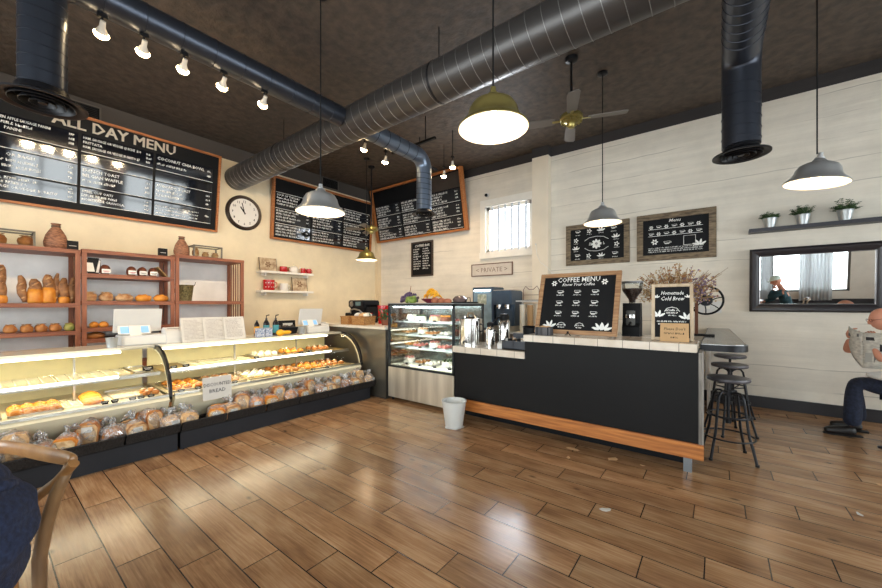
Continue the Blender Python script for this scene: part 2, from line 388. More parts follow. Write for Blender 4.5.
for i, (a, b_, z0, z1) in enumerate(fh + sh):
    front = i < 3
    bm = bmn()
    def bb(p, q, u, v, d=.05):
        if front: box(bm, p, q, YF-.06-d/2, YF-.06+d/2, u, v)
        else: box(bm, XR+.06-d/2, XR+.06+d/2, p, q, u, v)
    bb(a, a+.06, z0, z1); bb(b_-.06, b_, z0, z1); bb(a, b_, z0, z0+.06); bb(a, b_, z1-.06, z1)
    for q in (1,2): m_ = a+(b_-a)*q/3; bb(m_-.04, m_+.04, z0, z1)
    m_ = a+(b_-a)*.82; bb(m_-.02, m_+.02, z0, z1); bb(a, b_, 2.3, 2.36)
    o = struct(obj('window_%d' % (i+2), bm, WFRAME))
    bm = bmn()
    if front: box(bm, a+.05, b_-.05, YF-.064, YF-.056, z0+.05, z1-.05)
    else: box(bm, XR+.056, XR+.064, a+.05, b_-.05, z0+.05, z1-.05)
    obj('pane', bm, GLASS, o)
def curtain(label, x0, x1):
    t = thing('curtain', label, 'curtain', ((x0+x1)/2, YF+.10, 0)); w_ = (x1-x0)/2
    bm = bmn(); n = 60; A = []
    for z in (.12, 3.55): A.append([bm.verts.new((-w_+2*w_*i/n, .025*math.sin(i*.95)+.01*math.sin(i*2.3+z), z)) for i in range(n+1)])
    for i in range(n): bm.faces.new((A[0][i],A[0][i+1],A[1][i+1],A[1][i]))
    o = obj('cloth', bm, CURTM, t, True); sm = o.modifiers.new('thickness', 'SOLIDIFY'); sm.thickness = .003
    bm = bmn(); tube(bm, [(-w_-.05,0,3.56),(w_+.05,0,3.56)], .012, 8); obj('rod', bm, BLKMET, t)
CURTM, _nt, _b = newmat('sheer_curtain'); _b.inputs['Base Color'].default_value = (.75,.78,.80,1); _b.inputs['Roughness'].default_value = .9; _b.inputs['Transmission Weight'].default_value = .35
curtain('sheer white curtain at the front window, seen in the mirror at right', 2.1, 2.85)
curtain('narrow sheer white curtain at the front window, seen in the mirror left part', 1.15, 1.45)
# window over the coffee area, with security bars outside
bm = bmn()
for d in ((-3.97,-3.90,2.55,3.53),(-2.99,-2.92,2.55,3.53),(-3.97,-2.92,2.55,2.61),(-3.97,-2.92,3.46,3.53)):
    box(bm, d[0], d[1], YB+.03, YB+.09, d[2], d[3])
w1 = struct(obj('window_1', bm, WHITEP))
bx('pane', (-3.92,-2.97,YB+.055,YB+.063,2.6,3.48), glass_mat('window_glass', (.97,.98,1), .6), w1)
for k in range(6): bx('bar', (-3.85+k*.155, -3.812+k*.155, YB+.012, YB+.03, 2.55, 3.53), M('window_bar_grey', srgb(190,196,204), .6), w1)
bm = bmn()
box(bm, -4.1, -3.97, YB-.035, YB, 2.42, 3.68); box(bm, -2.92, -2.86, YB-.035, YB, 2.42, 3.68); box(bm, -3.97, -2.92, YB-.035, YB, 3.53, 3.68)
box(bm, -4.1, -2.86, YB-.07, YB, 2.42, 2.55)
obj('window_sill', bm, WHITEP, w1)
bm = bmn(); box(bm, -2.86, -2.54, YB-.14, YB, 0, 4.27); struct(obj('trim_1', bm, M('pilaster_plaster', srgb(234,222,202), .75, var=.06, scale=3, bump=.2)))
bm = bmn(); box(bm, -2.86, -2.54, YB-.14, YB, 4.27, ZC); struct(obj('trim_2', bm, M('dark_upper_paint', srgb(52,48,48), .8, var=.1)))
bm = bmn(); box(bm, XA, XA+.1, YB-.12, YB, 0, 4.18); struct(obj('trim_3', bm, M('corner_post_paint', srgb(226,206,172), .7, var=.06)))
BASEB = M('dark_baseboard', srgb(40,38,42), .5, var=.15)
bm = bmn(); box(bm, -.25, XR, YB-.025, YB, 0, .155, bev=.004); struct(obj('baseboard_back', bm, BASEB))
bm = bmn(); box(bm, XA, XR, YF, YF+.025, 0, .155); struct(obj('baseboard_front', bm, BASEB))
bm = bmn(); box(bm, XR-.025, XR, YF, YB-.03, 0, .155); struct(obj('baseboard_right', bm, BASEB))
# ------------------------------------------------------------------ ducts
DUCT = spiral_mat('grey_spiral_duct', srgb(84,81,80), 0, .2, .36, .6)
DUCTB = spiral_mat('blue_grey_duct', srgb(70,75,86), 0, .2, .3, .7)
SEAM = M('duct_seam', srgb(132,130,128), .4, .7)
def ring(bm, c, axis, r, t=.004, wd=.007, slant=0):
    """a raised seam ring round a duct"""
    ax = Vector(axis).normalized(); a = Vector((0,0,1)) if abs(ax.z) < .9 else Vector((1,0,0))
    u = ax.cross(a).normalized(); v = ax.cross(u); seg = 32
    pts = [Vector(c) + (u*math.cos(2*PI*k/seg) + v*math.sin(2*PI*k/seg))*r + ax*slant*math.sin(2*PI*k/seg) for k in range(seg)]
    ra = []
    for p in pts:
        d = (p - Vector(c)); d -= ax*d.dot(ax); d.normalize()
        ra.append([bm.verts.new(p - ax*wd/2), bm.verts.new(p + d*t - ax*wd*.3), bm.verts.new(p + d*t + ax*wd*.3), bm.verts.new(p + ax*wd/2)])
    for k in range(seg):
        A, B = ra[k], ra[(k+1)%seg]
        for j in range(3): bm.faces.new((A[j], A[j+1], B[j+1], B[j]))
def elbow(p0, d0, d1, rad, n=8):
    """points of a quarter bend starting at p0 going d0 then turning to d1"""
    p0, d0, d1 = Vector(p0), Vector(d0), Vector(d1)
    return [p0 + d0*rad*math.sin(PI/2*i/n) + d1*rad*(1-math.cos(PI/2*i/n)) for i in range(n+1)]
t = thing('air_duct', 'largest grey spiral duct crossing the room under the ceiling, brushing the back left wall', 'duct', (0,3.08,3.85))
bm = bmn(); tube(bm, [(XA+.02,0,0),(-4,0,0),(0,0,0),(XR-.02,0,0)], .212, 40); obj('duct_body', bm, DUCT, t, True)
bm = bmn()
x = XA+.1
while x < XR-.1: ring(bm, (x,0,0), (1,0,0), .212, slant=.04); x += .145
obj('seam', bm, SEAM, t, True)
for k, x in enumerate((-5.6, -2.4, .9, 3.9)):
    bm = bmn(); tube(bm, [(x,0,.21),(x,0,ZC-3.85)], .006, 6); ring(bm, (x,0,0), (1,0,0), .213, wd=.03); obj('hanger', bm, BLKMET, t)
def diffuser(t, x, y, z, r):
    """round supply diffuser: wide flared cone with nested rings"""
    bm = bmn(); lathe(bm, [(r*.58, .10), (r*.62,.06), (r*.8,.03), (r, .012), (r, 0), (r*.93,-.002), (r*.72,.02)], 40, (x,y,z)); d = obj('diffuser', bm, BLKMET, t, True)
    for q in (.72, .50, .28):
        bm = bmn(); lathe(bm, [(r*q, -.004), (r*(q+.02), .0), (r*(q-.08), .045), (r*(q-.12), .045)], 36, (x,y,z)); obj('cone_ring', bm, BLKMET, d, True)
    bm = bmn(); lathe(bm, [(0, .0), (r*.10, 0), (r*.12,.02), (0,.03)], 20, (x,y,z)); obj('center_cap', bm, BLKMET, d, True)
def branch(name, label, pts, r, seams, mat, dif=None, rd=.23, loc=(0,0,0)):
    t = thing(name, label, 'duct', loc)
    bm = bmn(); tube(bm, pts, r, 32); obj('duct_body', bm, mat, t, True)
    bm = bmn()
    for c, ax in seams: ring(bm, c, ax, r, .004, .008, slant=.02 if abs(ax[2]) > .5 else 0)
    obj('seam', bm, SEAM if mat is DUCT else M('dark_seam', srgb(52,56,66), .4, .6), t, True)
    if dif: diffuser(t, dif[0], dif[1], dif[2], rd)
    return t
xd, zd, r2 = -3.85, 3.86, .125
e = elbow((xd, .305+.18, zd), (0,-1,0), (0,0,-1), .18)
branch('air_duct', 'blue-grey duct carrying the row of spotlights, ending in a large round vent at left', [(xd,2.87,zd),(xd,1.5,zd)] + [tuple(p) for p in e] + [(xd,.305,2.98)], r2,
       [((xd,.62+.26*k,zd),(0,1,0)) for k in range(9)] + [((xd,.305,3.02+.085*k),(0,0,1)) for k in range(8)], DUCTB, (xd,.305,2.89), .235)
e = elbow((xd, 4.54-.2, zd), (0,1,0), (0,0,-1), .2)
branch('air_duct', 'short blue-grey duct beyond the main duct, dropping in front of the far menu board', [(xd,3.29,zd),(xd,4.0,zd)] + [tuple(p) for p in e] + [(xd,4.54,3.0)], r2,
       [((xd,3.45+.2*k,zd),(0,1,0)) for k in range(5)] + [((xd,4.54,3.08+.085*k),(0,0,1)) for k in range(7)], M('light_blue_duct', srgb(112,124,142), .3, .7), (xd,4.54,2.93), .2)
xd2 = .175
e = elbow((xd2, 4.55-.17, 3.85), (0,1,0), (0,0,-1), .17)
branch('air_duct', 'dark duct dropping at right above the bar stools, ending in a round vent', [(xd2,3.29,3.85)] + [tuple(p) for p in e] + [(xd2,4.55,2.98)], .15,
       [((xd2,3.42+.12*k,3.85),(0,1,0)) for k in range(7)] + [((xd2,4.55,3.05+.1*k),(0,0,1)) for k in range(6)], spiral_mat('charcoal_duct', srgb(62,66,76), 0, .2, .35, .7), (xd2,4.55,2.89), .225)
# ------------------------------------------------------------------ vents on the dark upper wall
for (y, z, w_, lab) in ((.98, 4.27, .34, 'dark air vent high above the longest menu board'), (5.2, 4.32, .42, 'dark air vent above the middle menu board')):
    t = thing('air_vent', lab + ', on the left wall', 'vent', (XA, y, z), R(90))
    bx('backing', (-w_/2, w_/2, -.012, 0, -.11, .11), BLACK, t)
    bm = bmn()
    for k in range(8): box(bm, -w_/2+.02, w_/2-.02, -.022, -.012, -.095+k*.026, -.085+k*.026)
    obj('slat', bm, BLKMET, t)
    bm = bmn()
    for d in ((-w_/2-.02,w_/2+.02,.1,.12),(-w_/2-.02,w_/2+.02,-.12,-.1),(-w_/2-.02,-w_/2,-.12,.12),(w_/2,w_/2+.02,-.12,.12)): box(bm, d[0], d[1], -.02, 0, d[2], d[3])
    obj('frame', bm, M('vent_frame_grey', srgb(96,90,84), .6), t)
# ------------------------------------------------------------------ pendants
SOCK = M('lamp_socket', srgb(60,56,50), .4, .6)
def pendant(label, x, y, zb, tilt=(0,0), outer=BRASS, rr=.23, power=4, ga=None):
    t = thing('pendant_lamp', label, 'lamp', (x, y, ZC), 0, ga)
    h = ZC - zb
    bm = bmn(); lathe(bm, [(0,0),(.06,0),(.065,-.02),(.03,-.035),(0,-.035)], 20); obj('ceiling_canopy', bm, BLKMET, t, True)
    bm = bmn(); tube(bm, [(0,0,-.03),(0,0,-h+.26)], .006, 6); obj('cord', bm, BLACK, t)
    k = rr/.23
    S = thing_part(t, (0,0,-h+.08*k), tilt)
    prof = [(.032,.145),(.045,.135),(.056,.118),(.064,.106),(.102,.098),(.136,.078),(.156,.045),(.165,.01),(.178,-.02),(.205,-.048),(.226,-.068),(.23,-.08)]
    prof = [(a*k, b*k) for a, b in prof]
    inn = [(a-.004, b-.004) for a, b in prof]
    bm = bmn(); lathe(bm, [(0,.145*k)] + prof + [(.226*k,-.08*k)], 40); sh_ = obj('lamp_shade', bm, outer, t, True); sh_.matrix_local = S
    bm = bmn(); lathe(bm, [(0.0, .06*k)] + [(.05*k,.06*k)] + inn[4:], 40); o = obj('shade_lining', bm, SHADEIN, sh_, True)
    bm = bmn(); lathe(bm, [(0,.19),(.018,.19),(.02,.15),(.034,.148),(.034,.14),(0,.14)], 16); obj('socket_cap', bm, outer, sh_, True)
    bm = bmn(); lathe(bm, [(0,-.05),(.025,-.042),(.036,-.018),(.032,.01),(.018,.04),(.015,.06),(0,.06)], 16); obj('bulb', bm, BULB, sh_, True)
    d = bpy.data.lights.new('pendant_light', 'POINT'); d.energy = power; d.color = (1,.80,.55); d.shadow_soft_size = .06
    lo = bpy.data.objects.new('pendant_light', d); C.objects.link(lo); lo.parent = sh_; lo.location = (0,0,-.075)
    return t
def thing_part(t, loc, tilt): return Matrix.Translation(loc) @ Euler((tilt[0], tilt[1], 0)).to_matrix().to_4x4()
pendant('polished silver pendant lamp in front of the middle menu board', -3.05, 2.05, 2.34, outer=NICKEL)
pendant('large green-brass pendant lamp hanging nearest the camera, glowing inside', -1.17, 2.08, 2.60, outer=BRASS, power=4.5)
pendant('nickel pendant lamp over the coffee counter, in front of the smaller wall chalkboard', -1.19, 4.98, 2.50, outer=NICKEL)
pendant('silver pendant lamp at far right beside the potted plants, hanging slightly tilted', .70, 4.60, 2.53, (R(0), R(7)), outer=NICKEL, rr=.22)
pendant('small brass pendant lamp near the back corner below the far ceiling fan', -5.75, 4.95, 2.36, outer=BRASS, rr=.22, power=6)
# ------------------------------------------------------------------ spotlights
def spot(x, y, z, tgt, lab, grp, power=55, stem_=.07):
    up = ZC - z if z > 3.9 else 0
    t = thing('spotlight', lab, 'spotlight', (x, y, z), 0, grp)
    bm = bmn(); box(bm, -.018, .018, -.03, .03, -.03, 0, bev=.004); obj('clip', bm, BLACK, t)
    bm = bmn(); tube(bm, [(0,0,up-.03 if up else -.03),(0,0,-.03-stem_)], .008, 8); obj('stem', bm, BLKMET, t)
    d = (Vector(tgt) - Vector((x,y,z-.1))).normalized()
    q = d.to_track_quat('-Z', 'Y').to_matrix().to_4x4()
    m_ = Matrix.Translation((0,0,-.03-stem_)) @ q
    bm = bmn(); lathe(bm, [(0,.045),(.018,.045),(.02,.0),(.03,-.02),(.045,-.05),(.048,-.058),(.044,-.058)], 20, mat=m_); obj('lamp_housing', bm, M('lamp_white', srgb(210,200,186), .4), t, True)
    bm = bmn(); lathe(bm, [(0,-.092),(.022,-.088),(.040,-.076),(.050,-.058),(.046,-.045),(.0,-.045)], 20, mat=m_); obj('lamp_face', bm, LEDB, t, True)
    l = bpy.data.lights.new('spot_beam', 'SPOT'); l.energy = power*1.9; l.color = (1,.74,.46); l.spot_size = R(135); l.spot_blend = .8; l.shadow_soft_size = .05
    lo = bpy.data.objects.new('spot_beam', l); C.objects.link(lo); lo.parent = t; lo.matrix_local = Matrix.Translation(Vector((0,0,-.03-stem_)) + d*.075) @ q
zt = zd - r2
tr = 'row of spotlights clipped under the blue-grey duct'
for k, (y, nm) in enumerate(((.62,'leftmost'),(.88,'second from left'),(1.17,'third from left'),(1.50,'fourth from left'),(1.90,'rightmost'))):
    spot(xd, y, zt, (-6.75, y+.1, 1.2), 'lit spotlight under the near blue-grey duct, %s of the row' % nm, tr)
spot(-4.25, 3.62, 3.98, (-6.3, 4.2, 0.9), 'lit spotlight just behind the main duct, left of the pair', 'spotlights beyond the main duct', stem_=.1)
spot(-4.35, 4.15, 3.98, (-6.0, 4.9, 0.9), 'lit spotlight behind the main duct, right of the pair', 'spotlights beyond the main duct', stem_=.1)
spot(-4.05, 5.35, 4.02, (-5.0, 6.2, .9), 'lit spotlight left of the far blue duct drop', 'spotlights beyond the main duct', stem_=.1)
spot(-3.6, 5.0, 3.98, (-4.2, 6.0, .9), 'lit spotlight right of the far blue duct drop, near the far menu board top', 'spotlights beyond the main duct', stem_=.1)
t = thing('light_track', 'thin dark ceiling track holding spotlights behind the main duct', 'light track', (-4.0, 4.4, 0))
bm = bmn(); box(bm, -.45, .5, -.02, .02, ZC-.42, ZC-.385); box(bm, -.28, -.24, -.8, 1.0, ZC-.46, ZC-.42); obj('rail', bm, BLACK, t)
bm = bmn(); tube(bm, [(.3,0,ZC-.4),(.3,0,ZC)], .008, 6); tube(bm, [(-.26,.5,ZC-.42),(-.26,.5,ZC)], .008, 6); obj('hanger', bm, BLACK, t)
# ------------------------------------------------------------------ ceiling fans
def fan(label, x, y, zm, nb, rad, ang, ld):
    t = thing('ceiling_fan', label, 'ceiling fan', (x, y, ZC))
    h = ZC - zm
    bm = bmn(); lathe(bm, [(0,0),(.075,0),(.07,-.04),(.02,-.06),(0,-.06)], 20); obj('ceiling_canopy', bm, BLKMET, t, True)
    bm = bmn(); tube(bm, [(0,0,-.05),(0,0,-h+.06)], .014, 10); obj('rod', bm, BLKMET, t, True)
    bm = bmn(); lathe(bm, [(0,.09),(.03,.09),(.05,.065),(.12,.055),(.135,.03),(.135,.0),(.10,-.03),(0,-.035)], 32, (0,0,-h)); obj('motor', bm, BRASS, t, True)
    bm = bmn()
    for k in range(18):
        a = 2*PI*k/18; box(bm, .085, .125, -.006, .006, -.035, -.022, mat=Matrix.Translation((0,0,-h)) @ Matrix.Rotation(a, 4, 'Z'))
    obj('vent_rim', bm, BRASS, t)
    bm = bmn(); lathe(bm, [(0,-.10),(.035,-.10),(.05,-.08),(.05,-.045),(.07,-.035),(0,-.03)], 24, (0,0,-h)); obj('switch_housing', bm, BRASS, t, True)
    for k in range(nb):
        a = ang + 2*PI*k/nb; mm = Matrix.Translation((0,0,-h)) @ Matrix.Rotation(a, 4, 'Z') @ Matrix.Rotation(R(11), 4, 'X')
        bm = bmn(); vs = prism(bm, [(.19,-.045),(.24,-.06),(rad-.04,-.07),(rad,-.05),(rad,.05),(rad-.04,.07),(.24,.06),(.19,.045)], -.005, .005, 'xy'); xf(bm, vs, mm); bl = obj('blade', bm, M('fan_blade', srgb(96,90,84), .45), t)
        bm = bmn(); vs = box(bm, .10, .22, -.018, .018, -.008, -.003); xf(bm, vs, mm); obj('blade_bracket', bm, BRASS, bl)
    return t
fan('brass ceiling fan behind the green-brass pendant, above the coffee area', -1.42, 4.45, 3.70, 4, .62, R(20), 1)
fan('small brass ceiling fan near the back corner', -6.0, 5.3, 3.08, 5, .55, R(10), 0)

# ------------------------------------------------------------------ framed boards
def board(name, label, cat, loc, rz, w_, h, fw, fd, fmat, pmat, tilt=0, depth0=0, group=None):
    """frame + panel, origin bottom centre, facing local -Y"""
    t = thing(name, label, cat, loc, (tilt, 0, rz), group)
    bm = bmn()
    box(bm, -w_/2, -w_/2+fw, -fd, 0, 0, h, bev=.003); box(bm, w_/2-fw, w_/2, -fd, 0, 0, h, bev=.003)
    box(bm, -w_/2+fw, w_/2-fw, -fd, 0, 0, fw, bev=.003); box(bm, -w_/2+fw, w_/2-fw, -fd, 0, h-fw, h, bev=.003)
    obj('frame', bm, fmat, t)
    bx('panel', (-w_/2+fw*.8, w_/2-fw*.8, -fd*.5, -.002, fw*.8, h-fw*.8), pmat, t)
    return t
RX = R(90)
# 1. the long menu
W1 = 2.76; H1 = 1.36
t = board('menu_board', 'longest wall menu board headed ALL DAY MENU, at far left above the bread shelves', 'menu board', (XA+.01, 1.35, 2.77), R(90), W1, H1, .035, .07, OAKX, CHALK, R(8))
letters([('ALL DAY MENU', dx_, 1.16+dz_, .205, 'CENTER', 0, .98) for dx_ in (-.005, .005) for dz_ in (-.003, .003)], M('cream_lettering', srgb(232,224,210), .6), t, -.037)
rows = [(.87,1.11), (.69,.84), (.39,.67), (.14,.36)]
txt = {0: [['CHICKEN APPLE SAUSAGE PANINI','','           PANINI'], [], ['          OR BAGEL','',''], ['','','SAUSAGE OR VEGGIE BURRITO']],
       1: [['HAM, SAUSAGE OR VEGGIE QUICHE  $10','FRITTATA','HAM, SAUSAGE OR VEGGIE BURRITO $7'], [], ['FRENCH TOAST','BELGIAN WAFFLE',''], ['STEEL CUT OATS','','HOMEMADE GRANOLA']],
       2: [['COCONUT CHIA BOWL',''], [], ['AVOCADO TOAST','',''], []]}
rnd = random.Random(3)
for ci in range(3):
    x0 = -1.27 + ci*.855; x1 = x0 + .82
    for ri, (z0, z1) in enumerate(rows):
        p = bx('menu_panel', (x0, x1, -.043, -.036, z0, z1 if not (ri == 0 and ci == 2) else z1), GLOSSP, t)
        T = txt[ci][ri]; items = []; n = max(1, len(T))
        hs = (z1-z0)/(n+.9)
        for k, s in enumerate(T):
          if s: items.append((s, x0+.015, z1-hs*(k+1)-hs*.0, hs*.85 if ri else hs*.80, 'LEFT', 0, .92 if len(s) < 26 else .72))
        def ex(bm, ri=ri, ci=ci, x0=x0, x1=x1, z0=z0, z1=z1, n=n):
            box(bm, x0, x1, -.0455, -.043, z0-.004, z0+.003)
            if ri != 1:
                for k in range(n):
                    zz = z1-(z1-z0)/(n+.9)*(k+1)
                    if k < len(txt[ci][ri]) and not txt[ci][ri][k]: scrib(bm, x0+.015, x0+rnd.uniform(.35,.5), zz, .034, rnd, -.043)
                    scrib(bm, x1-.09, x1-.04, zz, .03, rnd, -.043)
                if ci == 2 and ri == 3:
                    for k in range(3): scrib(bm, x0+.02, x1-.2, z0+.035+k*.055, .022, rnd, -.043)
        letters(items, WHITEL, p, -.043, extra=ex)
# 2. middle menu
t = board('menu_board', 'middle wall menu board between the clock and the back corner', 'menu board', (XA+.01, 5.065, 2.80), R(90), 2.67, 1.29, .04, .09, OAKX, CHALK, R(4))
T2 = [[['SOUP OF THE DAY'],[],[]], [[],[],[]], [[],[],[]]]
for ci in range(3):
    x0 = -1.26 + ci*.85; x1 = x0+.81
    for ri, (z0, z1) in enumerate(((.68,.98),(.37,.655),(.08,.345))):
        p = bx('menu_panel', (x0, x1, -.053, -.046, z0, z1), GLOSSP, t)
        its = [(s, x0+.02, z1-.075-.075*k, .06) for k, s in enumerate(T2[ci][ri])]
        def ex(bm, x0=x0, x1=x1, z0=z0, z1=z1, k0=len(its)):
            box(bm, x0, x1, -.0555, -.053, z1-.008, z1)
            for k in range(k0, 4): scrib(bm, x0+.02, x0+rnd.uniform(.4,.62), z1-.07-.062*k, .036, rnd, -.053)
            for k in range(3): scrib(bm, x1-.1, x1-.05, z1-.07-.075*k, .03, rnd, -.053)
        letters(its, WHITEL, p, -.053, extra=ex)
# 3. far menu on the back wall, leaning forward
t = board('menu_board', 'wall menu board on the back wall behind the blue duct drop, tilted forward', 'menu board', (-5.82, YB-.02, 3.10), 0, 2.88, 1.36, .05, .13, OAKX, CHALK, R(11))
bx('blank_panel', (.35,1.36,-.069,-.064,.95,1.28), M('bare_dark_board', srgb(58,48,42), .5, var=.2), t)  # plain dark brown panel without lettering, upper right of the board
for ci in range(3):
    x0 = -1.36 + ci*.91; x1 = x0+.87
    for ri, (z0, z1) in enumerate(((.66,.93),(.36,.63),(.08,.33))):
        p = bx('menu_panel', (x0, x1, -.075, -.066, z0, z1), M('satin_menu_panel', srgb(20,22,28), .3), t)
        def ex(bm, x0=x0, x1=x1, z0=z0, z1=z1):
            box(bm, x0, x1, -.0775, -.075, z0-.004, z0+.004)
            for k in range(4): scrib(bm, x0+.03, x0+rnd.uniform(.35,.66), z1-.065-.06*k, .042, rnd, -.075)
            for k in range(3): scrib(bm, x1-.13, x1-.06, z1-.07-.07*k, .034, rnd, -.075)
        letters([], WHITEL, p, -.075, extra=ex)
# small chalkboard below it
t = board('chalkboard', 'narrow upright chalkboard below the far menu board', 'chalkboard', (-5.77, YB-.005, 2.13), 0, .70, .86, .04, .035, M('dark_frame_wood', srgb(70,56,46), .6, var=.2), CHALK)
def ex(bm):
    for k in range(9):
        scrib(bm, -.28, -.28+rnd.uniform(.15,.24), .66-.06*k, .032, rnd, -.018); scrib(bm, .02, .02+rnd.uniform(.15,.24), .66-.06*k, .032, rnd, -.018)
letters([('COFFEE BAR', 0, .73, .085, 'CENTER', .2)], WHITEL, t, -.018, extra=ex)
# PRIVATE sign
t = board('wall_sign', 'faded wooden sign reading PRIVATE under the barred window', 'sign', (-3.83, YB-.005, 2.05), 0, 1.0, .27, .02, .03, M('sign_edge_brown', srgb(126,100,84), .7, var=.2), M('sign_face', srgb(206,196,186), .7, var=.1))
letters([('< PRIVATE >', 0, .085, .14, 'CENTER')], M('faded_brown_ink', srgb(130,112,104), .7), t, -.016)
# wall chalkboards in barn-wood frames
def cup(bm, x, z, s, y):
    """outline of a coffee cup drawn in chalk"""
    vs = prism(bm, [(x-s,z+s*.6),(x-s*.85,z),(x-s*.5,z-s*.35),(x+s*.5,z-s*.35),(x+s*.85,z),(x+s,z+s*.6),(x+s*.88,z+s*.6),(x+s*.7,z+.02*s),(x+s*.45,z-s*.22),(x-s*.45,z-s*.22),(x-s*.7,z+.02*s),(x-s*.88,z+s*.6)], y-.0012, y)
    box(bm, x-s, x+s, y-.0012, y, z+s*.6, z+s*.7)
    prism(bm, [(x-s*.8,z+.1*s),(x+s*.8,z+.1*s),(x+s*.6,z-s*.2),(x-s*.6,z-s*.2)], y-.0012, y)
    tube(bm, [(x+s*.9,y-.001,z+s*.4),(x+s*1.3,y-.001,z+s*.35),(x+s*1.25,y-.001,z+s*.05),(x+s*.85,y-.001,z)], s*.07, 4)
def sq(bm, pts, y, r=.004):
    tube(bm, [(p[0], y, p[1]) for p in pts], r, 4)
def flower(bm, x, z, s, y, n=6):
    for k in range(n):
        a = 2*PI*k/n; blob(bm, (x+math.cos(a)*s*.6, y, z+math.sin(a)*s*.6), (s*.42, .001, s*.26), 1, rot=(0, -a, 0))
def leafy(bm, x, z, s, y, flip=1):
    for a in (30, 75, 120, 160):
        a = R(a); blob(bm, (x+flip*math.cos(a)*s*.5, y, z+math.sin(a)*s*.5), (s*.5, .001, s*.16), 1, rot=(0, -a if flip > 0 else a+PI, 0))
t = board('chalkboard', 'smaller rustic-framed wall chalkboard with pastry drawings, partly behind a nickel pendant', 'chalkboard', (-1.71, YB-.005, 2.155), 0, 1.06, .735, .085, .04, BARN, CHALK)
def ex(bm):
    y = -.021; flower(bm, 0, .36, .09, y, 8)
    sq(bm, [(-.2,.30),(-.12,.25),(0,.235),(.12,.25),(.2,.30)], y); sq(bm, [(-.2,.43),(-.12,.48),(0,.495),(.12,.48),(.2,.43)], y)
    scrib(bm, -.12, .12, .34, .05, rnd, y)
    for i, (x, z) in enumerate([(-.32,.60),(-.12,.60),(.08,.61),(.28,.61),(-.35,.45),(-.35,.31),(-.33,.17),(-.13,.16),(.08,.16),(.3,.17),(.33,.33),(.32,.47)]):
        if i % 3 == 0: cup(bm, x, z, .04, y)
        elif i % 3 == 1: flower(bm, x, z, .045, y, 5)
        else: leafy(bm, x, z-.03, .08, y)
        scrib(bm, x-.04, x+.04, z-.065, .014, rnd, y)
letters([], WHITEL, t, name='chalk_drawing', extra=ex)
t = board('chalkboard', 'larger rustic-framed wall chalkboard with drawn rows of cups, above the dried flowers', 'chalkboard', (-.545, YB-.005, 2.15), 0, 1.05, .75, .09, .04, BARN, CHALK)
def ex(bm):
    y = -.021
    for r_, z in enumerate((.53,.42)):
        box(bm, -.36, .36, y-.0012, y, z-.03, z-.024)
        for k in range(7):
            (cup if (k+r_) % 2 else flower)(bm, -.32+k*.105, z+.005, .032, y)
    sq(bm, [(.12,.22),(.12,.36),(.27,.36),(.27,.22),(.12,.22)], y); leafy(bm, .32, .2, .1, y); flower(bm, -.27, .3, .05, y); cup(bm, -.1, .27, .045, y)
    for k in range(3): scrib(bm, -.36, .36, .19-.03*k, .02, rnd, y)
letters([('Menu', 0, .6, .07, 'CENTER', .25)], WHITEL, t, -.021, name='chalk_drawing', extra=ex)
# ------------------------------------------------------------------ clock
t = thing('wall_clock', 'round white wall clock with dark rim between two menu boards', 'clock', (XA+.001, 3.22, 3.225), R(90))
bm = bmn(); lathe(bm, [(0,0),(.335,0),(.335,.03),(.31,.055),(.275,.05),(.27,.03),(0,.03)], 48, mat=Matrix.Rotation(R(90),4,'X')); obj('rim', bm, M('dark_bronze_rim', srgb(58,46,38), .35, .5), t, True)
bm = bmn(); lathe(bm, [(0,.034),(.272,.034),(.272,.031)], 48, mat=Matrix.Rotation(R(90),4,'X')); f_ = obj('dial', bm, M('dial_white', srgb(228,224,218), .5), t)
its = [(str(k), .215*math.sin(2*PI*k/12), .215*math.cos(2*PI*k/12)-.022, .065, 'CENTER') for k in range(1, 13)]
letters(its, BLACK, f_, -.036, name='numerals')
for nm, ang, ln, wd in (('hour_hand', R(-35), .13, .012), ('minute_hand', R(-14), .19, .008)):
    bm = bmn(); vs = box(bm, -wd, wd, -.042, -.039, -.03, ln); xf(bm, vs, Matrix.Rotation(ang, 4, 'Y')); obj(nm, bm, BLACK, t)

# ------------------------------------------------------------------ bakery shelving unit (three bays)
SH = (-6.65, -7.22)   # front, back X
PAN = M('grey_marbled_back', srgb(250,248,244), .6, 0, 0, 2.5, 0, srgb(228,226,222))
def shelf_unit(label, y0, y1, top, levels, slats=False, first=True, last=True):
    t = thing('bread_shelf', label, 'shelf', ((SH[0]+SH[1])/2, (y0+y1)/2, 0), 0, 'bays of the reddish wood bread shelving')
    dx = (SH[0]-SH[1])/2; dy = (y1-y0)/2
    for sx in (1, -1):
        for sy in (1, -1):
            bx('upright', (sx*dx-.025 if sx > 0 else -dx, sx*dx if sx > 0 else -dx+.025, sy*dy-.05 if sy > 0 else -dy, sy*dy if sy > 0 else -dy+.05, 0, top), REDWOODV, t)
    bx('top_board', (-dx, dx+.01, -dy, dy, top, top+.05), REDWOOD, t, bev=.003)
    for z in levels:
        o = bx('shelf_board', (-dx+.02, dx+.006, -dy+.002, dy-.002, z-.055, z), REDWOOD, t, bev=.003)
    bx('back_panel', (-dx-.02, -dx-.01, -dy, dy, .2, top), PAN, t)
    if slats:
        for k in range(5): bx('slat', (-dx+.075+k*.092, -dx+.095+k*.092, dy-.018, dy-.006, .9, top), REDWOODV, t)
    return t
shelf_unit('leftmost bay of the reddish bread shelving, holding upright baguettes', -.75, .86, 2.11, [.6, 1.10, 1.46])
shelf_unit('middle bay of the reddish bread shelving, with four shelves of loaves', .87, 1.895, 2.13, [.6, .98, 1.13, 1.49, 1.86])
shelf_unit('right bay of the reddish shelving, slatted at its end, holding a metal basket', 1.905, 2.92, 2.17, [.6, 1.03, 1.50], slats=True)
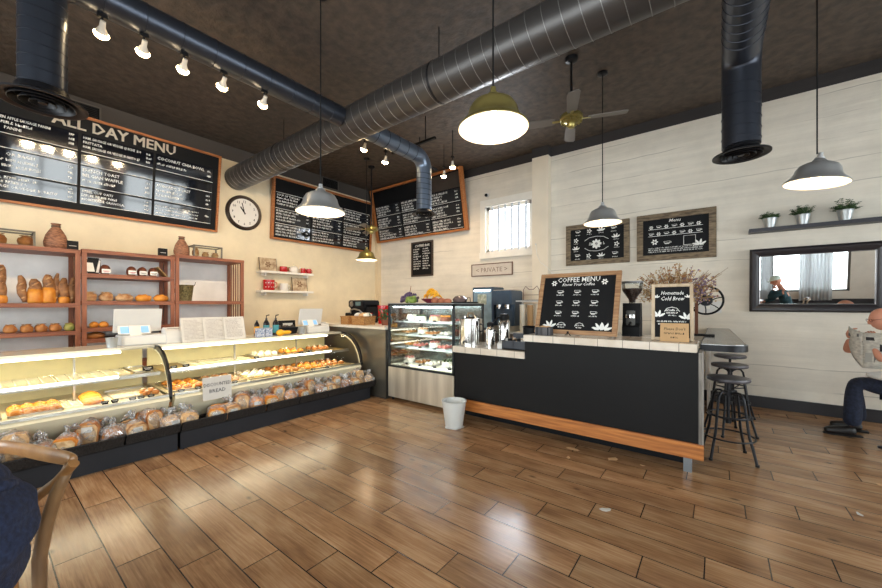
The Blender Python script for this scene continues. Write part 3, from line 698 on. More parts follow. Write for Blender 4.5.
# ------------------------------------------------------------------ breads
def loafmesh(w_, d, h, seed, rough=.05, cuts=0):
    bm = bmn(); blob(bm, (0,0,h*.42), (w_/2, d/2, h*.58), 3, rough, seed, flat=-.72)
    if cuts:
        for v in bm.verts:
            u = v.co.y/(d/2)
            if v.co.z > h*.45: v.co.z += h*.06*math.sin(u*cuts*PI)
    return bm
def loaf(label, x, y, z, w_, d, h, mat, seed=0, cuts=0, rz=0, grp=None, name='bread_loaf', cat='bread', cutmat=None):
    o = obj(name, loafmesh(w_, d, h, seed, .05, cuts), mat, None, 'all', (x, y, z), (0,0,rz)); tag(o, label, cat, grp)
    if cutmat:
        for k in range(3):
            bm = bmn(); yy = -d*.25 + k*d*.25
            blob(bm, (0,yy,h*.985), (w_*.28, d*.035, h*.05), 1, rot=(0,0,.5)); obj('score_mark', bm, cutmat, o, 'all')
    return o
# upright baguettes, leaning in the left bay
def baguette(label, y, h, wd, lean, split, seed):
    o = thing('baguette', label, 'bread', (-6.86, y, 1.46), (0, R(-6), 0), 'baguettes standing in the left bay')
    bm = bmn(); n = 14; pts = []; rr = []
    for i in range(n+1):
        u = i/n; pts.append((.01*math.sin(u*5+seed), lean*u + .008*math.sin(u*9+seed), .01+u*h)); rr.append(wd/2*max(.12, (math.sin(PI*min(1, .06+u*.9))**.45))*(1+.05*math.sin(u*22+seed)))
    tube(bm, pts, rr, 14); obj('crust', bm, CRUSTD, o, 'all')
    for k in range(int(h/.085)):
        u = (k+.8)*.085/h
        if u > .92: break
        bm = bmn(); blob(bm, (wd*.40, lean*u, u*h), (wd*.12, wd*.34, .012), 1, rot=(R(38),0,0)); obj('score_mark', bm, FLOUR, o, 'all')
    if split:
        bm = bmn(); lathe(bm, [(wd*.47,0),(wd*.57,.02),(wd*.56,h*split*.7),(wd*.50,h*split),(wd*.47,h*split)], 14, (0,lean*.2,0)); obj('golden_sleeve', bm, GOLD, o, 'all')
Bg = [(.20,.46,.10,0,.2,'leftmost tall baguette standing in the left shelf bay'),(.385,.34,.085,-.03,0,'dark baguette leaning left, second in the left bay'),(.475,.30,.125,.0,.58,'fat baguette with golden lower half, second bay cluster left one'),
      (.595,.36,.12,.0,.55,'wide baguette with golden lower half, middle of the left bay'),(.655,.385,.062,.02,0,'slim tall baguette beside the middle pair in the left bay'),(.73,.325,.10,0,.25,'baguette with slanted gold marks, second from the right in the left bay'),(.80,.34,.075,.015,0,'thin dark baguette, rightmost in the left bay')]
for i, (y, h, wd, ln, sp_, lab) in enumerate(Bg): baguette(lab, y, h, wd, ln, sp_, i)
for i, y in enumerate((.27,.40,.52,.64,.77)):
    loaf('%s small golden roll from the left on the lower shelf of the left bay' % ORD[i].capitalize(), -6.75, y, 1.10, .13, .115, .10, CRUST if i != 4 else M('green_tinged_roll', srgb(176,160,84), .6, col2=srgb(110,126,60), scale=9), i, 2, grp='rolls on the left bay lower shelf', cutmat=FLOUR)
o = loaf('golden loaf lying bottom-left on the lower shelf, mostly hidden', -6.8, .10, 1.10, .16, .13, .09, GOLD, 9)
# middle bay shelf A (z 1.86): coffee bags and packaged rye loaves
def pack(label, y, i, red=True):
    t = thing('packaged_loaf', label, 'packaged bread', (-6.74, y, 1.86), 0, 'packaged rye loaves on the upper middle shelf')
    obj('loaf', loafmesh(.13, .115, .135, i, .03), DARKB, t, 'all')
    bx('paper_label', (.058,.07,-.045,.045,.015,.072), WHITEP, t, bev=.003)
    bm = bmn(); box(bm, .066,.0725,-.035,.035,.04,.047); box(bm, .066,.0725,-.025,.025,.028,.033); obj('label_print', bm, REDP if red else INK, t)
for i, (y, nm) in enumerate(((1.115,'leftmost'),(1.395,'second'),(1.52,'third'),(1.645,'rightmost'))):
    pack('dark rye loaf with a white label, %s of four on the upper middle shelf' % nm, y, i, i < 2)
t = thing('coffee_bag', 'black and white patterned bag at the left end of the upper middle shelf', 'bag', (-6.78, 1.0, 1.86))
bm = bmn(); box(bm, -.04, .04, -.075, .075, 0, .22, bev=.02); obj('bag_body', bm, BLACK, t, True)
bm = bmn(); prism(bm, [(-.07,.03),(.01,.03),(-.01,.15),(-.07,.15)], .04, .043, 'yz'); prism(bm, [(.02,.02),(.05,.02),(.07,.19),(.05,.19)], .04, .043, 'yz'); obj('bag_print', bm, WHITEP, t)
for i, (y, w_, mt, nm) in enumerate(((.965,.14,FLOUR,'floury'),(1.125,.15,FLOUR,'brown floury'),(1.32,.21,FLOUR,'long floury'),(1.54,.19,GOLD,'golden oval'),(1.75,.19,GOLD,'golden oval'))):
    loaf('%s loaf, %s from the left on the middle shelf of the middle bay' % (nm, ORD[i]), -6.76, y, 1.49, .15, w_, .105 if i > 1 else .125, mt, i+20, 3, grp='loaves on the middle shelf', cutmat=CRUMB if i < 3 else None)
for i, y in enumerate((1.0, 1.10)): loaf('small golden roll on the low middle-bay shelf behind the register, %s one' % ('left','right')[i], -6.74, y, 1.13, .10, .10, .08, GOLD, i+40)
o = loaf('flat seeded loaf on the lowest visible shelf beside the metal cup', -6.77, 1.02, .98, .16, .2, .09, CRUST, 44)
# woven metal basket in right bay
t = thing('metal_basket', 'olive woven metal bucket with ring handles in the right shelf bay', 'basket', (-6.80, 2.07, 1.50))
bm = bmn(); lathe(bm, [(0,0),(.095,0),(.125,.25),(.128,.255),(.12,.25),(.09,.01),(0,.01)], 28); obj('body', bm, M('woven_olive_metal', srgb(140,128,84), .45, .3, 0, 45, .8, srgb(82,74,44), stretch=(1,1,1)), t, True)
bm = bmn(); tube(bm, [(.0,.12+.0*k,.24) if k == 0 else (0, .125+.03*math.sin(PI*k/8), .24+.035*(1-math.cos(PI*k/4))) for k in range(9)], .005, 6); obj('handle', bm, BLKMET, t, True)
t = thing('baking_peel', 'slanted wooden board leaning in the right of the middle bay', 'board', (-6.86, 1.84, 1.86), 0)
bm = bmn(); vs = box(bm, -.1, .1, -.006, .006, 0, .2); xf(bm, vs, Matrix.Rotation(R(40), 4, 'X')); obj('board', bm, M('pale_board', srgb(196,160,104), .6, var=.15), t)
t = thing('fallen_board', 'narrow olive wooden slat leaning beside the metal bucket', 'board', (-6.95, 1.93, 1.52)); bm = bmn(); vs = box(bm, -.02,.02,-.008,.008,0,.3); xf(bm, vs, Matrix.Rotation(R(-20),4,'X')); obj('slat', bm, M('olive_slat', srgb(150,120,66), .6), t)
# on top of the shelving: bread crates, vases, small signs
def crate(label, y0, y1, z, h, seed, n, pm):
    t = thing('display_box', label, 'display box', (-6.85, (y0+y1)/2, z)); dy = (y1-y0)/2
    fm = M('grey_wood_frame', srgb(118,112,102), .7, var=.2)
    bm = bmn()
    for sy in (-dy, dy-.02):
        for sx in (-.13, .11): box(bm, sx, sx+.02, sy, sy+.02, 0, h)
    for sx in (-.13, .11): box(bm, sx, sx+.02, -dy, dy, h-.015, h+.005); 
    box(bm, -.13,.13,-dy,dy,0,.012); box(bm, -.13,.13,-dy,-dy+.02,h-.015,h); box(bm, -.13,.13,dy-.02,dy,h-.015,h)
    obj('frame', bm, fm, t)
    bm = bmn(); box(bm, .116,.12,-dy+.02,dy-.02,.012,h-.015); obj('glass_front', bm, GLASS, t)
    for k in range(n):
        yy = y0+.07 + (y1-y0-.14)*k/max(1, n-1)
        loaf('%s in the %s' % (('twist bread, %s,' % ('left one','right one','middle one')[k]) if pm == 0 else ('small pastry, %s,' % ('left one','middle one','right one')[k]), 'grey-framed glass box on the shelving' if pm == 0 else 'framed glass box on top of the right bay'),
             -6.85, yy, z+.012, .17, .15 if pm == 0 else .09, .13 if pm == 0 else (.15 if k == 0 else .09), CRUST if pm == 0 else FLOUR, seed+k, 4, grp='display box pastries', name='twist_bread' if pm == 0 else 'pastry', cutmat=FLOUR)
crate('grey-framed glass box of twisted bread, at far left on the shelving top', -.12, .47, 2.16, .185, 60, 3, 0)
crate('framed glass box of pastries on the right bay top, beside a vase', 2.17, 2.60, 2.22, .19, 70, 3, 1)
def vase(label, y, z, k, s):
    t = thing('vase', label, 'vase', (-6.83, y, z), 0)
    bm = bmn(); lathe(bm, [(0,0),(.085*s,0),(.112*s,.04*s),(.115*s,.09*s),(.095*s,.18*s),(.06*s,.25*s),(.036*s,.29*s),(.034*s,.31*s),(.05*s,.33*s),(.045*s,.335*s),(.028*s,.31*s),(0,.30*s)], 28)
    obj('body', bm, M('mottled_clay', srgb(176,124,92), .7, 0, 0, 26, .6, srgb(112,72,54), stretch=(1,1,3)), t, True)
    bm = bmn(); lathe(bm, [(.037*s,.285*s),(.045*s,.29*s),(.045*s,.305*s),(.036*s,.31*s)], 20); obj('neck_band', bm, M('clay_band', srgb(96,70,52), .6), t, True)
vase('larger mottled clay vase on the left bay top, beside a small black sign', .655, 2.16, 0, 1.0)
vase('smaller mottled clay vase on the right bay top, beside the glass box', 2.04, 2.22, 1, .93)
for (y, z, lab) in ((.80,2.16,'small black sign on the shelving top beside the larger vase'),(1.78,2.18,'small black box sign on the middle bay top, beside the smaller vase')):
    t = thing('tabletop_sign', lab, 'sign', (-6.78, y, z)); bx('box', (-.04,.02,-.055,.055,0,.125), BLACK, t, bev=.003)
    bx('print_line', (.02,.0215,-.035,.035,.055,.062), PAPER, t)

# ------------------------------------------------------------------ curved glass bakery cases
FX = -4.45
curve = [(-4.95,.985),(-4.86,.978),(-4.76,.95),(-4.66,.90),(-4.57,.82),(-4.50,.71),(-4.46,.60),(-4.45,.49)]
def case(label, y0, y1, ends):
    yc = (y0+y1)/2; t = thing('bakery_case', label, 'display case', (0, yc, 0), 0, 'curved glass bakery cases'); a, b_ = y0-yc, y1-yc
    bx('kick_board', (-4.30,-4.25,a,b_,0,.165), M('charcoal_kick', srgb(34,36,42), .5, var=.2, scale=3, spec=.3), t)
    bx('base', (-5.44,-4.30,a,b_,.01,.165), BLACK, t)
    bx('basket_ledge', (-4.62,-4.24,a,b_,.165,.18), BLACK, t)
    bm = bmn(); prism(bm, [(-4.64,.18),(-4.60,.18),(-4.44,.47),(-4.46,.50),(-4.52,.50)], a+.012, b_-.012); obj('front_panel', bm, CREAM, t)
    bx('deck', (-5.42,-4.47,a+.012,b_-.012,.485,.50), CREAM, t)
    bx('deck_rail', (-4.475,-4.455,a+.012,b_-.012,.50,.525), STEEL, t)
    bx('back_panel', (-5.45,-5.42,a+.012,b_-.012,.225,.96), CREAMY, t)
    bx('top_counter', (-5.50,-4.95,a,b_,.965,.99), M('pale_counter_top', srgb(206,204,190), .15, var=.1), t)
    bm = bmn(); n = len(curve)
    A = [bm.verts.new((x, a+.012, z)) for x, z in curve]; B = [bm.verts.new((x, b_-.012, z)) for x, z in curve]
    for i in range(n-1): bm.faces.new((A[i],A[i+1],B[i+1],B[i]))
    obj('curved_glass', bm, GLASSC, t, True)
    bx('glass_shelf', (-5.40,-4.80,a+.012,b_-.012,.705,.715), M('tan_case_shelf', srgb(150,126,78), .4, var=.1), t)
    s_ = bx('shelf_rail', (-4.80,-4.755,a+.012,b_-.012,.69,.725), STEEL, t)
    bm = bmn(); tube(bm, [(-4.755,a+.03,.722),(-4.755,b_-.35,.722)], .013, 8); obj('tube_light', bm, TUBE, t, 'all')
    bm = bmn(); tube(bm, [(-4.93,a+.03,.95),(-4.93,b_-.3,.95)], .013, 8); obj('tube_light', bm, TUBE, t, 'all')
    for yy in ends:
        bm = bmn(); poly = [(-5.44,.0),(-4.50,.0),(-4.42,.24),(-4.43,.5)] + [(x+.012, z+.012) for x, z in curve[::-1]] + [(-5.44,.99)]
        # a band that follows the glass edge
        outer = [(x+.012, z+.012) for x, z in curve]; inner = [(x-.028, z-.028) for x, z in curve]
        prism(bm, outer + inner[::-1], yy-yc-.012, yy-yc+.012); obj('end_trim', bm, BLKMET, t)
        o2 = [(x-.0, z-.0) for x, z in curve]; 
        bm = bmn(); prism(bm, inner + [(x-.046, z-.046) for x, z in curve][::-1], yy-yc-.010, yy-yc+.010); obj('end_seal', bm, CREAM, t)
    for yy in (y0+(y1-y0)*.33, y0+(y1-y0)*.68):
        bx('shelf_post', (-5.0,-4.985,yy-yc-.008,yy-yc+.008,.50,.965), STEEL, t)
    ln = (b_-a)*.92
    for (lx, lz, pw) in ((-4.97,.945,6.5),(-4.85,.685,7)):
        l = bpy.data.lights.new('case_light','AREA'); l.shape='RECTANGLE'; l.size=.06; l.size_y=ln; l.energy=pw*(b_-a)/1.85*CASEP; l.color=(1,.87,.60)
        lo = bpy.data.objects.new('case_light', l); C.objects.link(lo); lo.parent=t; lo.location=(lx,0,lz); lo.rotation_euler=(0,R(-12),0)
    return t
CASEP = .62
case('near curved glass bakery case with wire racks, at far left', -.75, 1.235, (1.235,))
case('far curved glass bakery case with trays of pastry, ending beside the dark cabinet', 1.26, 3.73, (3.73,))
# solid dark end of the far case
def rack(label, x0, x1, y0, y1, z):
    t = thing('wire_rack', label, 'rack', ((x0+x1)/2,(y0+y1)/2,z)); bm = bmn(); dx=(x1-x0)/2; dy=(y1-y0)/2
    n = max(2, int((x1-x0)/.075)); 
    for k in range(n+1): xx=-dx+2*dx*k/n; box(bm, xx-.005, xx+.005, -dy, dy, 0, .008)
    m_ = max(2, int((y1-y0)/.075))
    for k in range(m_+1): yy=-dy+2*dy*k/m_; box(bm, -dx, dx, yy-.005, yy+.005, .006, .014)
    obj('grid', bm, M('white_wire', srgb(240,234,206), .35), t); 
rack('white wire rack on the upper shelf at far left in the near case', -5.33, -4.88, -.1, .47, .716)
rack('white wire rack in the middle of the near case upper shelf', -5.33, -4.88, .49, 1.0, .716)
rack('small white wire rack on the near case deck beside the flat breads', -5.1, -4.68, .50, .62, .501)
rack('white wire rack on the far case upper shelf', -5.3, -4.92, 1.55, 2.25, .716)
TRAYM = M('steel_tray', srgb(214,206,180), .3, .6)
def tray(label, x0, x1, y0, y1, z, mat=None):
    t = thing('tray', label, 'tray', ((x0+x1)/2,(y0+y1)/2,z)); dx=(x1-x0)/2; dy=(y1-y0)/2
    bx('base', (-dx,dx,-dy,dy,0,.006), mat or TRAYM, t)
    bm = bmn(); box(bm,-dx,dx,-dy,-dy+.008,.006,.02); box(bm,-dx,dx,dy-.008,dy,.006,.02); box(bm,-dx,-dx+.008,-dy,dy,.006,.02); box(bm,dx-.008,dx,-dy,dy,.006,.02); obj('rim', bm, STEEL, t)
def pricecard(label, x, y, z, s=.06, grp='black price cards in the bakery cases'):
    t = thing('price_card', label, 'price card', (x,y,z), 0, grp)
    bm = bmn(); vs = box(bm, -.002,.002,-s,s,0.012,s*1.15); xf(bm, vs, Matrix.Rotation(R(-12),4,'Y')); c = obj('card', bm, CHALK, t)
    bm = bmn(); vs = box(bm, .002,.003,-s*.7,s*.7,s*.75,s*.85) + box(bm,.002,.003,-s*.5,s*.5,s*.45,s*.55); xf(bm, vs, Matrix.Rotation(R(-12),4,'Y')); obj('print_line', bm, WHITEL, c)
    bx('stand', (-.012,.012,-.02,.02,0,.014), BLACK, t)
rnd = random.Random(8)
def pastries(desc, x0, x1, y0, y1, z, nx, ny, sz, mat, name='pastry', seed=0, h=.04):
    k = 0
    proto = None
    for i in range(nx):
        for j in range(ny):
            x = x0+(x1-x0)*(i+.5)/nx; y = y0+(y1-y0)*(j+.5)/ny
            lab = '%s, %s row, %s from left' % (desc, ('front','second','back','rear')[nx-1-i], ORD[j])
            if nx == 1: lab = '%s, %s from the left' % (desc, ORD[j])
            if proto is None:
                proto = obj(name, loafmesh(sz, sz*.85, h, seed, .08), mat, None, 'all', (x,y,z)); tag(proto, lab, 'pastry', desc[:60]+' together')
                bm = bmn(); blob(bm, (0,0,h*.97), (sz*.22, sz*.2, h*.16), 1, .1, seed); obj('topping', bm, CREAMF if mat is not GOLD else FLOUR, proto, 'all')
            else: dup(proto, (x,y,z), rnd.uniform(-1,1), lab)
tray('metal tray of golden turnovers at the left of the near case deck', -5.0, -4.62, .17, .49, .501)
pastries('golden turnover in the leftmost tray', -4.98, -4.64, .18, .48, .508, 3, 4, .10, GOLD, 'turnover', 3, .05)
for k in range(4): loaf('flat golden bread in a leaning stack in the near case, %s from the front' % ORD[k], -4.72-.08*k, .70+.0*k, .501, .13, .15, .045+.012*k, GOLD, 80+k, grp='flat breads stacked in the near case', name='flat_bread')
tray('long pale tray on the near case deck behind the price cards', -5.2, -4.70, .84, 1.19, .501, CREAM)
tray('pale tray at the right end of the near case upper shelf', -5.33, -4.88, 1.03, 1.2, .717, CREAM)
tray('pale empty tray at the far left of the near case deck', -5.1, -4.62, -.15, .14, .501, CREAM)
for (x, y, z, n_) in ((-4.6,.76,.501,'first'),(-4.6,.83,.501,'second'),(-4.56,.955,.501,'third'),(-4.56,1.02,.501,'fourth'),(-4.56,1.10,.501,'fifth')):
    pricecard('black price card on the near case deck, %s from the left' % n_, x, y, z, .028)
pricecard('tilted black price card on the near case upper shelf beside the divider', -4.84, 1.14, .73, .045)
pastries('small pale bun, right of near case deck', -4.9, -4.62, 1.06, 1.2, .508, 2, 2, .075, CRUST, 'bun', 5, .045)
# far case trays
ys = [1.30,1.70,2.10,2.50,2.90,3.28]
tn = ['leftmost','second','third','fourth','fifth','rightmost']
for k, y in enumerate(ys):
    tray('pale tray on the far case deck, %s of six' % tn[k], -5.25, -4.60, y, y+.36, .501, M('butter_tray', srgb(226,204,140), .4, var=.12))
    mt = (GOLD, FLOUR, CREAMF, CRUST, GOLD, CRUST)[k]
    pastries('%s pastry on the %s far-case tray' % (('golden','floured','pale iced','brown','golden small','dark brown')[k], tn[k]), -5.2, -4.66, y+.02, y+.34, .508, 3, 3, .10, mt, 'pastry', 30+k, .045)
for k, (y, m_) in enumerate(((2.35,CREAMF),(2.75,GOLD),(3.2,CRUST))):
    tray('pale tray on the far case upper shelf, %s of three' % ('left','middle','right')[k], -5.32, -4.92, y, y+.34, .717, CREAM)
    pastries('%s roll, %s upper tray of far case' % (('iced','golden','brown')[k], ('left','middle','right')[k]), -5.28, -4.94, y+.02, y+.32, .724, 2, 3, .10, m_, 'roll', 50+k, .055)
for k, y in enumerate((1.36,1.52,1.9,2.62,2.95,3.18)): pricecard('black price card at the far case deck edge, %s from the left' % ORD[k], -4.56, y, .501, .03)
for k, y in enumerate((1.38,1.50,2.30,2.95,3.10)): pricecard('black price card on the far case upper shelf, %s from the left' % ORD[k], -4.87, y, .717, .032)

# ------------------------------------------------------------------ baskets of bagged bread on the ledge
TRAYB = M('black_wicker_tray', srgb(34,32,32), .6, 0, 0, 70, .8, srgb(16,15,15))
yb0, stp = -.02, .425
def bagged(label, x, y, z, w_, d, h, mat, seed, rot, grp, tie=True):
    t = thing('bagged_loaf', label, 'bagged bread', (x,y,z), rot, grp)
    if seed % 3 == 2:    # round cob
        obj('loaf', loafmesh(w_, d, h, seed, .05, 0), mat, t, 'all')
    else:                # sliced block loaf with domed top
        bm = bmn(); n = 7
        for k in range(n):
            x0 = -w_/2 + w_*k/n
            prof = [(-d*.42,0),(d*.42,0),(d*.46,h*.45),(d*.5,h*.72),(d*.36,h*.95),(0,h*1.02),(-d*.36,h*.95),(-d*.5,h*.72),(-d*.46,h*.45)]
            prism(bm, prof, x0+.0015, x0+w_/n-.0015, 'yz')
        obj('loaf', bm, mat, t)
        bm = bmn(); prism(bm, [(-d*.36,.012),(d*.36,.012),(d*.40,h*.45),(d*.43,h*.7),(d*.3,h*.88),(-d*.3,h*.88),(-d*.43,h*.7),(-d*.40,h*.45)], w_/2-.001, w_/2+.003, 'yz'); obj('cut_face', bm, CRUMB, t)
    bm = bmn(); blob(bm, (0,0,h*.5), (w_*.60, d*.60, h*.64), 3, .11, seed+5, flat=-.78)
    for v in bm.verts: v.co += Vector((math.sin(v.co.z*90+seed), math.sin(v.co.x*80), math.cos(v.co.y*90)))*.005
    if tie:
        rnd2 = random.Random(seed)
        for k in range(5):
            a = rnd2.uniform(0, 6.3); l_ = rnd2.uniform(.05,.10)
            blob(bm, (-w_*.3+math.cos(a)*l_*.5, math.sin(a)*l_*.5, h*1.1+.03), (.03,.012,l_*.5), 2, .25, seed+k, rot=(math.sin(a)*.8, math.cos(a)*.8, a))
    obj('plastic_bag', bm, BAGM, t)
    if seed % 2 == 0: 
        bm = bmn(); vs = box(bm, w_*.56, w_*.56+.002, -d*.22, d*.22, h*.55, h*.80); obj('paper_label', bm, PAPER, t)
for k in range(9):
    y = yb0 + k*stp
    t = thing('bread_basket', 'black woven basket on the case ledge, %s from the left' % ORD[k], 'basket', (-4.36, y+stp/2, .181), 0, 'black baskets on the case ledge')
    bm = bmn(); a = stp/2-.012
    box(bm, -.12,.13,-a,a,0,.012)
    prism(bm, [(.12,.0),(.135,.0),(.168,.088),(.153,.088)], -a-.005, a+.005)
    box(bm, -.132,-.12,-a,a,0,.06); 
    prism(bm, [(-.12,0),(.13,0),(.16,.085),(-.12,.06)], -a, -a+.012); prism(bm, [(-.12,0),(.13,0),(.16,.085),(-.12,.06)], a-.012, a)
    obj('tray', bm, TRAYB, t)
    bm = bmn(); tube(bm, [(.162,-a,.088),(.162,a,.088)], .008, 8); obj('rim', bm, TRAYB, t, True)
    if k in (0,): mats = (DARKB, FLOUR)
    n = 3 if k not in (3,) else 2
    for j in range(n):
        mt = rnd.choice((CRUST, FLOUR, CRUMB, GOLD)) if k else (DARKB, CRUMB, CRUST)[j]
        yy = y + .075 + j*(stp-.13)/(n-1 if n > 1 else 1) * .98
        back = (j == 1 and n == 3)
        hh = rnd.uniform(.10,.125)
        bagged('bagged loaf in the %s basket from the left, %s' % (ORD[k], ('left','back middle','right')[j] if n == 3 else ('left','right')[j]),
               -4.325 if not back else -4.40, yy, .196 + (.03 if back else 0), .17, .16, hh*1.35 + (.04 if back else 0), mt, k*3+j, (0, R(rnd.uniform(1,6)) if not back else R(-6), R(rnd.uniform(-25,25))), 'bagged loaves in the ledge baskets', tie=(k*3+j) % 3 != 1)
# DISCOUNTED BREAD sign
t = thing('paper_sign', 'white paper sign reading DISCOUNTED BREAD leaning on the case glass', 'sign', (-4.405, 1.655, .40), (R(-4), 0, R(90)))
bx('sheet', (-.145,.145,-.003,0,0,.245), PAPER, t)
letters([('DISCOUNTED', 0, .145, .052, 'CENTER', 0, .84), ('BREAD', 0, .075, .055, 'CENTER')], INK, t, -.003)

# ------------------------------------------------------------------ things on top of the near cases
ZT = .99
def register(label, loc, rz, s=1.0):
    t = thing('cash_register', label, 'cash register', loc, rz)
    bx('cash_drawer', (-.2*s,.2*s,-.14*s,.16*s,0,.10*s), WHITE, t, bev=.006)
    bx('drawer_front', (-.185*s,.185*s,-.146*s,-.14*s,.012,.085*s), M('drawer_face', srgb(222,220,214), .4), t, bev=.002)
    # tablet facing the customer on a sloped stand
    S = Matrix.Translation((-.07*s,-.03*s,.10*s)) @ Matrix.Rotation(R(-28), 4, 'X')
    bm = bmn(); vs = box(bm, -.14*s,.14*s,-.008,.008,.01,.115*s, bev=.004); xf(bm, vs, S); tb = obj('customer_tablet', bm, WHITE, t)
    bm = bmn(); vs = box(bm, -.12*s,.12*s,-.0105,-.008,.025,.10*s); xf(bm, vs, S); obj('screen', bm, M('blue_screen', srgb(120,170,214), .2, emit=srgb(120,170,214), es=.35), tb)
    bm = bmn(); vs = box(bm, -.05*s,.05*s,-.0125,-.0105,.045,.085*s); xf(bm, vs, S); obj('screen_box', bm, M('navy_screen_box', srgb(30,44,74), .3), tb)
    bm = bmn(); prism(bm, [(-.05*s,.10*s),(.05*s,.10*s),(.03*s,.20*s),(0,.2*s)], -.12*s, -.02*s, 'yz'); obj('stand', bm, WHITE, t)
    bm = bmn(); vs = box(bm, -.22*s,.2*s,-.006,.006,.0,.26*s, bev=.004); xf(bm, vs, Matrix.Translation((-.02,.07*s,.13*s)) @ Matrix.Rotation(R(12), 4, 'X')); obj('screen_back', bm, WHITE, t)
    bx('screen_foot', (-.06,.06,.03,.13,.10*s,.16*s), WHITE, t)
    return t
def printer(label, loc, rz, s):
    t = thing('receipt_printer', label, 'printer', loc, rz)
    bm = bmn(); prism(bm, [(-.08*s,0),(.08*s,0),(.08*s,.13*s),(.03*s,.15*s),(-.06*s,.12*s),(-.08*s,.05*s)], -.075*s, .075*s, 'yz'); obj('body', bm, WHITE, t)
    bx('paper_slot', (-.05*s,.05*s,-.02*s,0,.128*s,.14*s), M('slot_grey', srgb(150,148,144), .5), t)
register('white cash register with blue-screened tablet on the near case', (-5.30, 1.20, ZT), R(90), 1.05)
printer('white receipt printer beside the near cash register', (-5.22, 1.47, ZT+.0), R(90), 1.2)
register('smaller-looking white cash register at the far end of the far case', (-5.25, 3.40, ZT), R(90), 1.0)
printer('white receipt printer beside the far cash register', (-5.38, 3.66, ZT), R(90), 1.0)
for (x, y, lab) in ((-5.12,.90,'metal cup on the near case, left of the cash register'),(-5.08,3.08,'metal cup on the far case, left of the far cash register')):
    t = thing('metal_cup', lab, 'cup', (x,y,ZT)); bm = bmn(); lathe(bm, [(0,0),(.042,0),(.052,.10),(.054,.104),(.049,.10),(.04,.006),(0,.006)], 24); obj('body', bm, POTM, t, True)
# printed menus leaning in a row
for k, (y, w_) in enumerate(((1.60,.27),(1.83,.27),(2.06,.27))):
    t = thing('paper_menu', 'printed white menu sheet standing on the case, %s of three' % ('left','middle','right')[k], 'menu', (-5.06+.01*k, y+.05, ZT), (R(-14), 0, R(90+4)), 'printed menus on the bakery case')
    bx('sheet', (-w_/2,w_/2,-.002,0,0,.30), PAPER, t)
    def ex(bm, w_=w_):
        for q in range(15): scrib(bm, -w_/2+.03, w_/2-.03-rnd.uniform(0,.08), .265-q*.0165, .0075, rnd, -.002, .0006)
    letters([], M('grey_print', srgb(150,140,140), .8), t, name='print', extra=ex)
t = thing('menu_stand', 'red book lying behind the printed menus', 'book', (-5.28,2.12,ZT)); bx('cover', (-.08,.08,-.18,.18,0,.03), REDP, t); bx('pages', (-.076,.082,-.176,.176,.005,.025), PAPER, t)
# bottles, cans, squash
TEAL = M('teal_label', srgb(70,150,160), .4, var=.15)
def bottle(label, y, x, col, h=.24, r=.038, pump=True):
    t = thing('syrup_bottle', label, 'bottle', (x,y,ZT), 0)
    bm = bmn(); lathe(bm, [(0,0),(r,0),(r,h*.72),(r*.5,h*.88),(r*.35,h*.9),(r*.35,h),(0,h)], 20); obj('body', bm, M('dark_bottle', srgb(30,28,30), .15), t, True)
    bm = bmn(); lathe(bm, [(r+.001,h*.15),(r+.002,h*.15),(r+.002,h*.6),(r+.001,h*.6)], 20); obj('paper_label', bm, col, t, True)
    if pump:
        bm = bmn(); tube(bm, [(0,0,h),(0,0,h+.04)], .006, 8); tube(bm, [(0,0,h+.04),(.02,.035,h+.05)], .007, 8); obj('pump', bm, BLACK, t)
bottle('black bottle with yellow label beside the shelving end', 2.52, -5.33, YELL, .22, .035, False)
bottle('teal-labelled pump bottle, left of two on the far case', 2.62, -5.25, TEAL, .25, .042)
bottle('teal-labelled pump bottle, right of two on the far case', 2.745, -5.22, TEAL, .25, .042)
CANM = M('blue_white_print', srgb(60,90,140), .4, 0, 0, 50, 0, srgb(214,216,220))
for k, y in enumerate((2.42,2.53)):
    t = thing('tea_tin', 'blue-and-white patterned tin in front of the bottles, %s one' % ('left','right')[k], 'tin', (-5.03,y,ZT)); bx('body', (-.045,.045,-.05,.05,0,.115), CANM, t, bev=.006); bx('lid', (-.046,.046,-.051,.051,.115,.125), CANM, t, bev=.003)
t = thing('butternut_squash', 'yellow butternut squash lying on the far case', 'squash', (-5.02,2.74,ZT)); bm = bmn(); tube(bm, [(0,-.09+.02*i,.045) for i in range(12)], [.012,.036,.046,.048,.044,.034,.028,.027,.028,.028,.026,.012], 16); obj('flesh', bm, YELL, t, 'all'); bm = bmn(); tube(bm, [(0,.13,.045),(0,.145,.05)], .007, 6); obj('stem', bm, CRUSTD, t)
t = thing('hot_plate_basket', 'black countertop basket of dark packets behind the squash', 'basket', (-5.33,2.96,ZT)); bm = bmn(); prism(bm, [(-.13,0),(.13,0),(.16,.10),(-.16,.10)], -.09, .09, 'yz'); obj('tray', bm, BLKMET, t)
bm = bmn()
for k in range(5): blob(bm, (rnd.uniform(-.06,.06), -.1+.05*k, .115), (.04,.025,.02), 1, .1, k)
obj('packets', bm, M('packet_foil', srgb(150,140,130), .35, .4, col2=srgb(60,44,40)), t)
t = thing('card_terminal', 'black card machine on the far case before the register', 'card machine', (-5.42,3.02,ZT+.0)); 
bm = bmn(); prism(bm, [(-.06,0),(.06,0),(.04,.2),(0,.2)], -.13, .13, 'xz'); obj('body', bm, BLACK, t); bx('screen', (.035,.05,-.08,.08,.11,.16), PAPER, t)
t = thing('pen', 'dark red pen lying on the far case beside the metal cup', 'pen', (-4.99,2.97,ZT)); bm = bmn(); tube(bm, [(0,-.06,.007),(.01,.06,.007)], .006, 8); obj('barrel', bm, DARKB, t); bm = bmn(); tube(bm, [(.01,.06,.007),(.0112,.075,.007)], [.006,.001], 8); obj('tip', bm, STEEL, t)
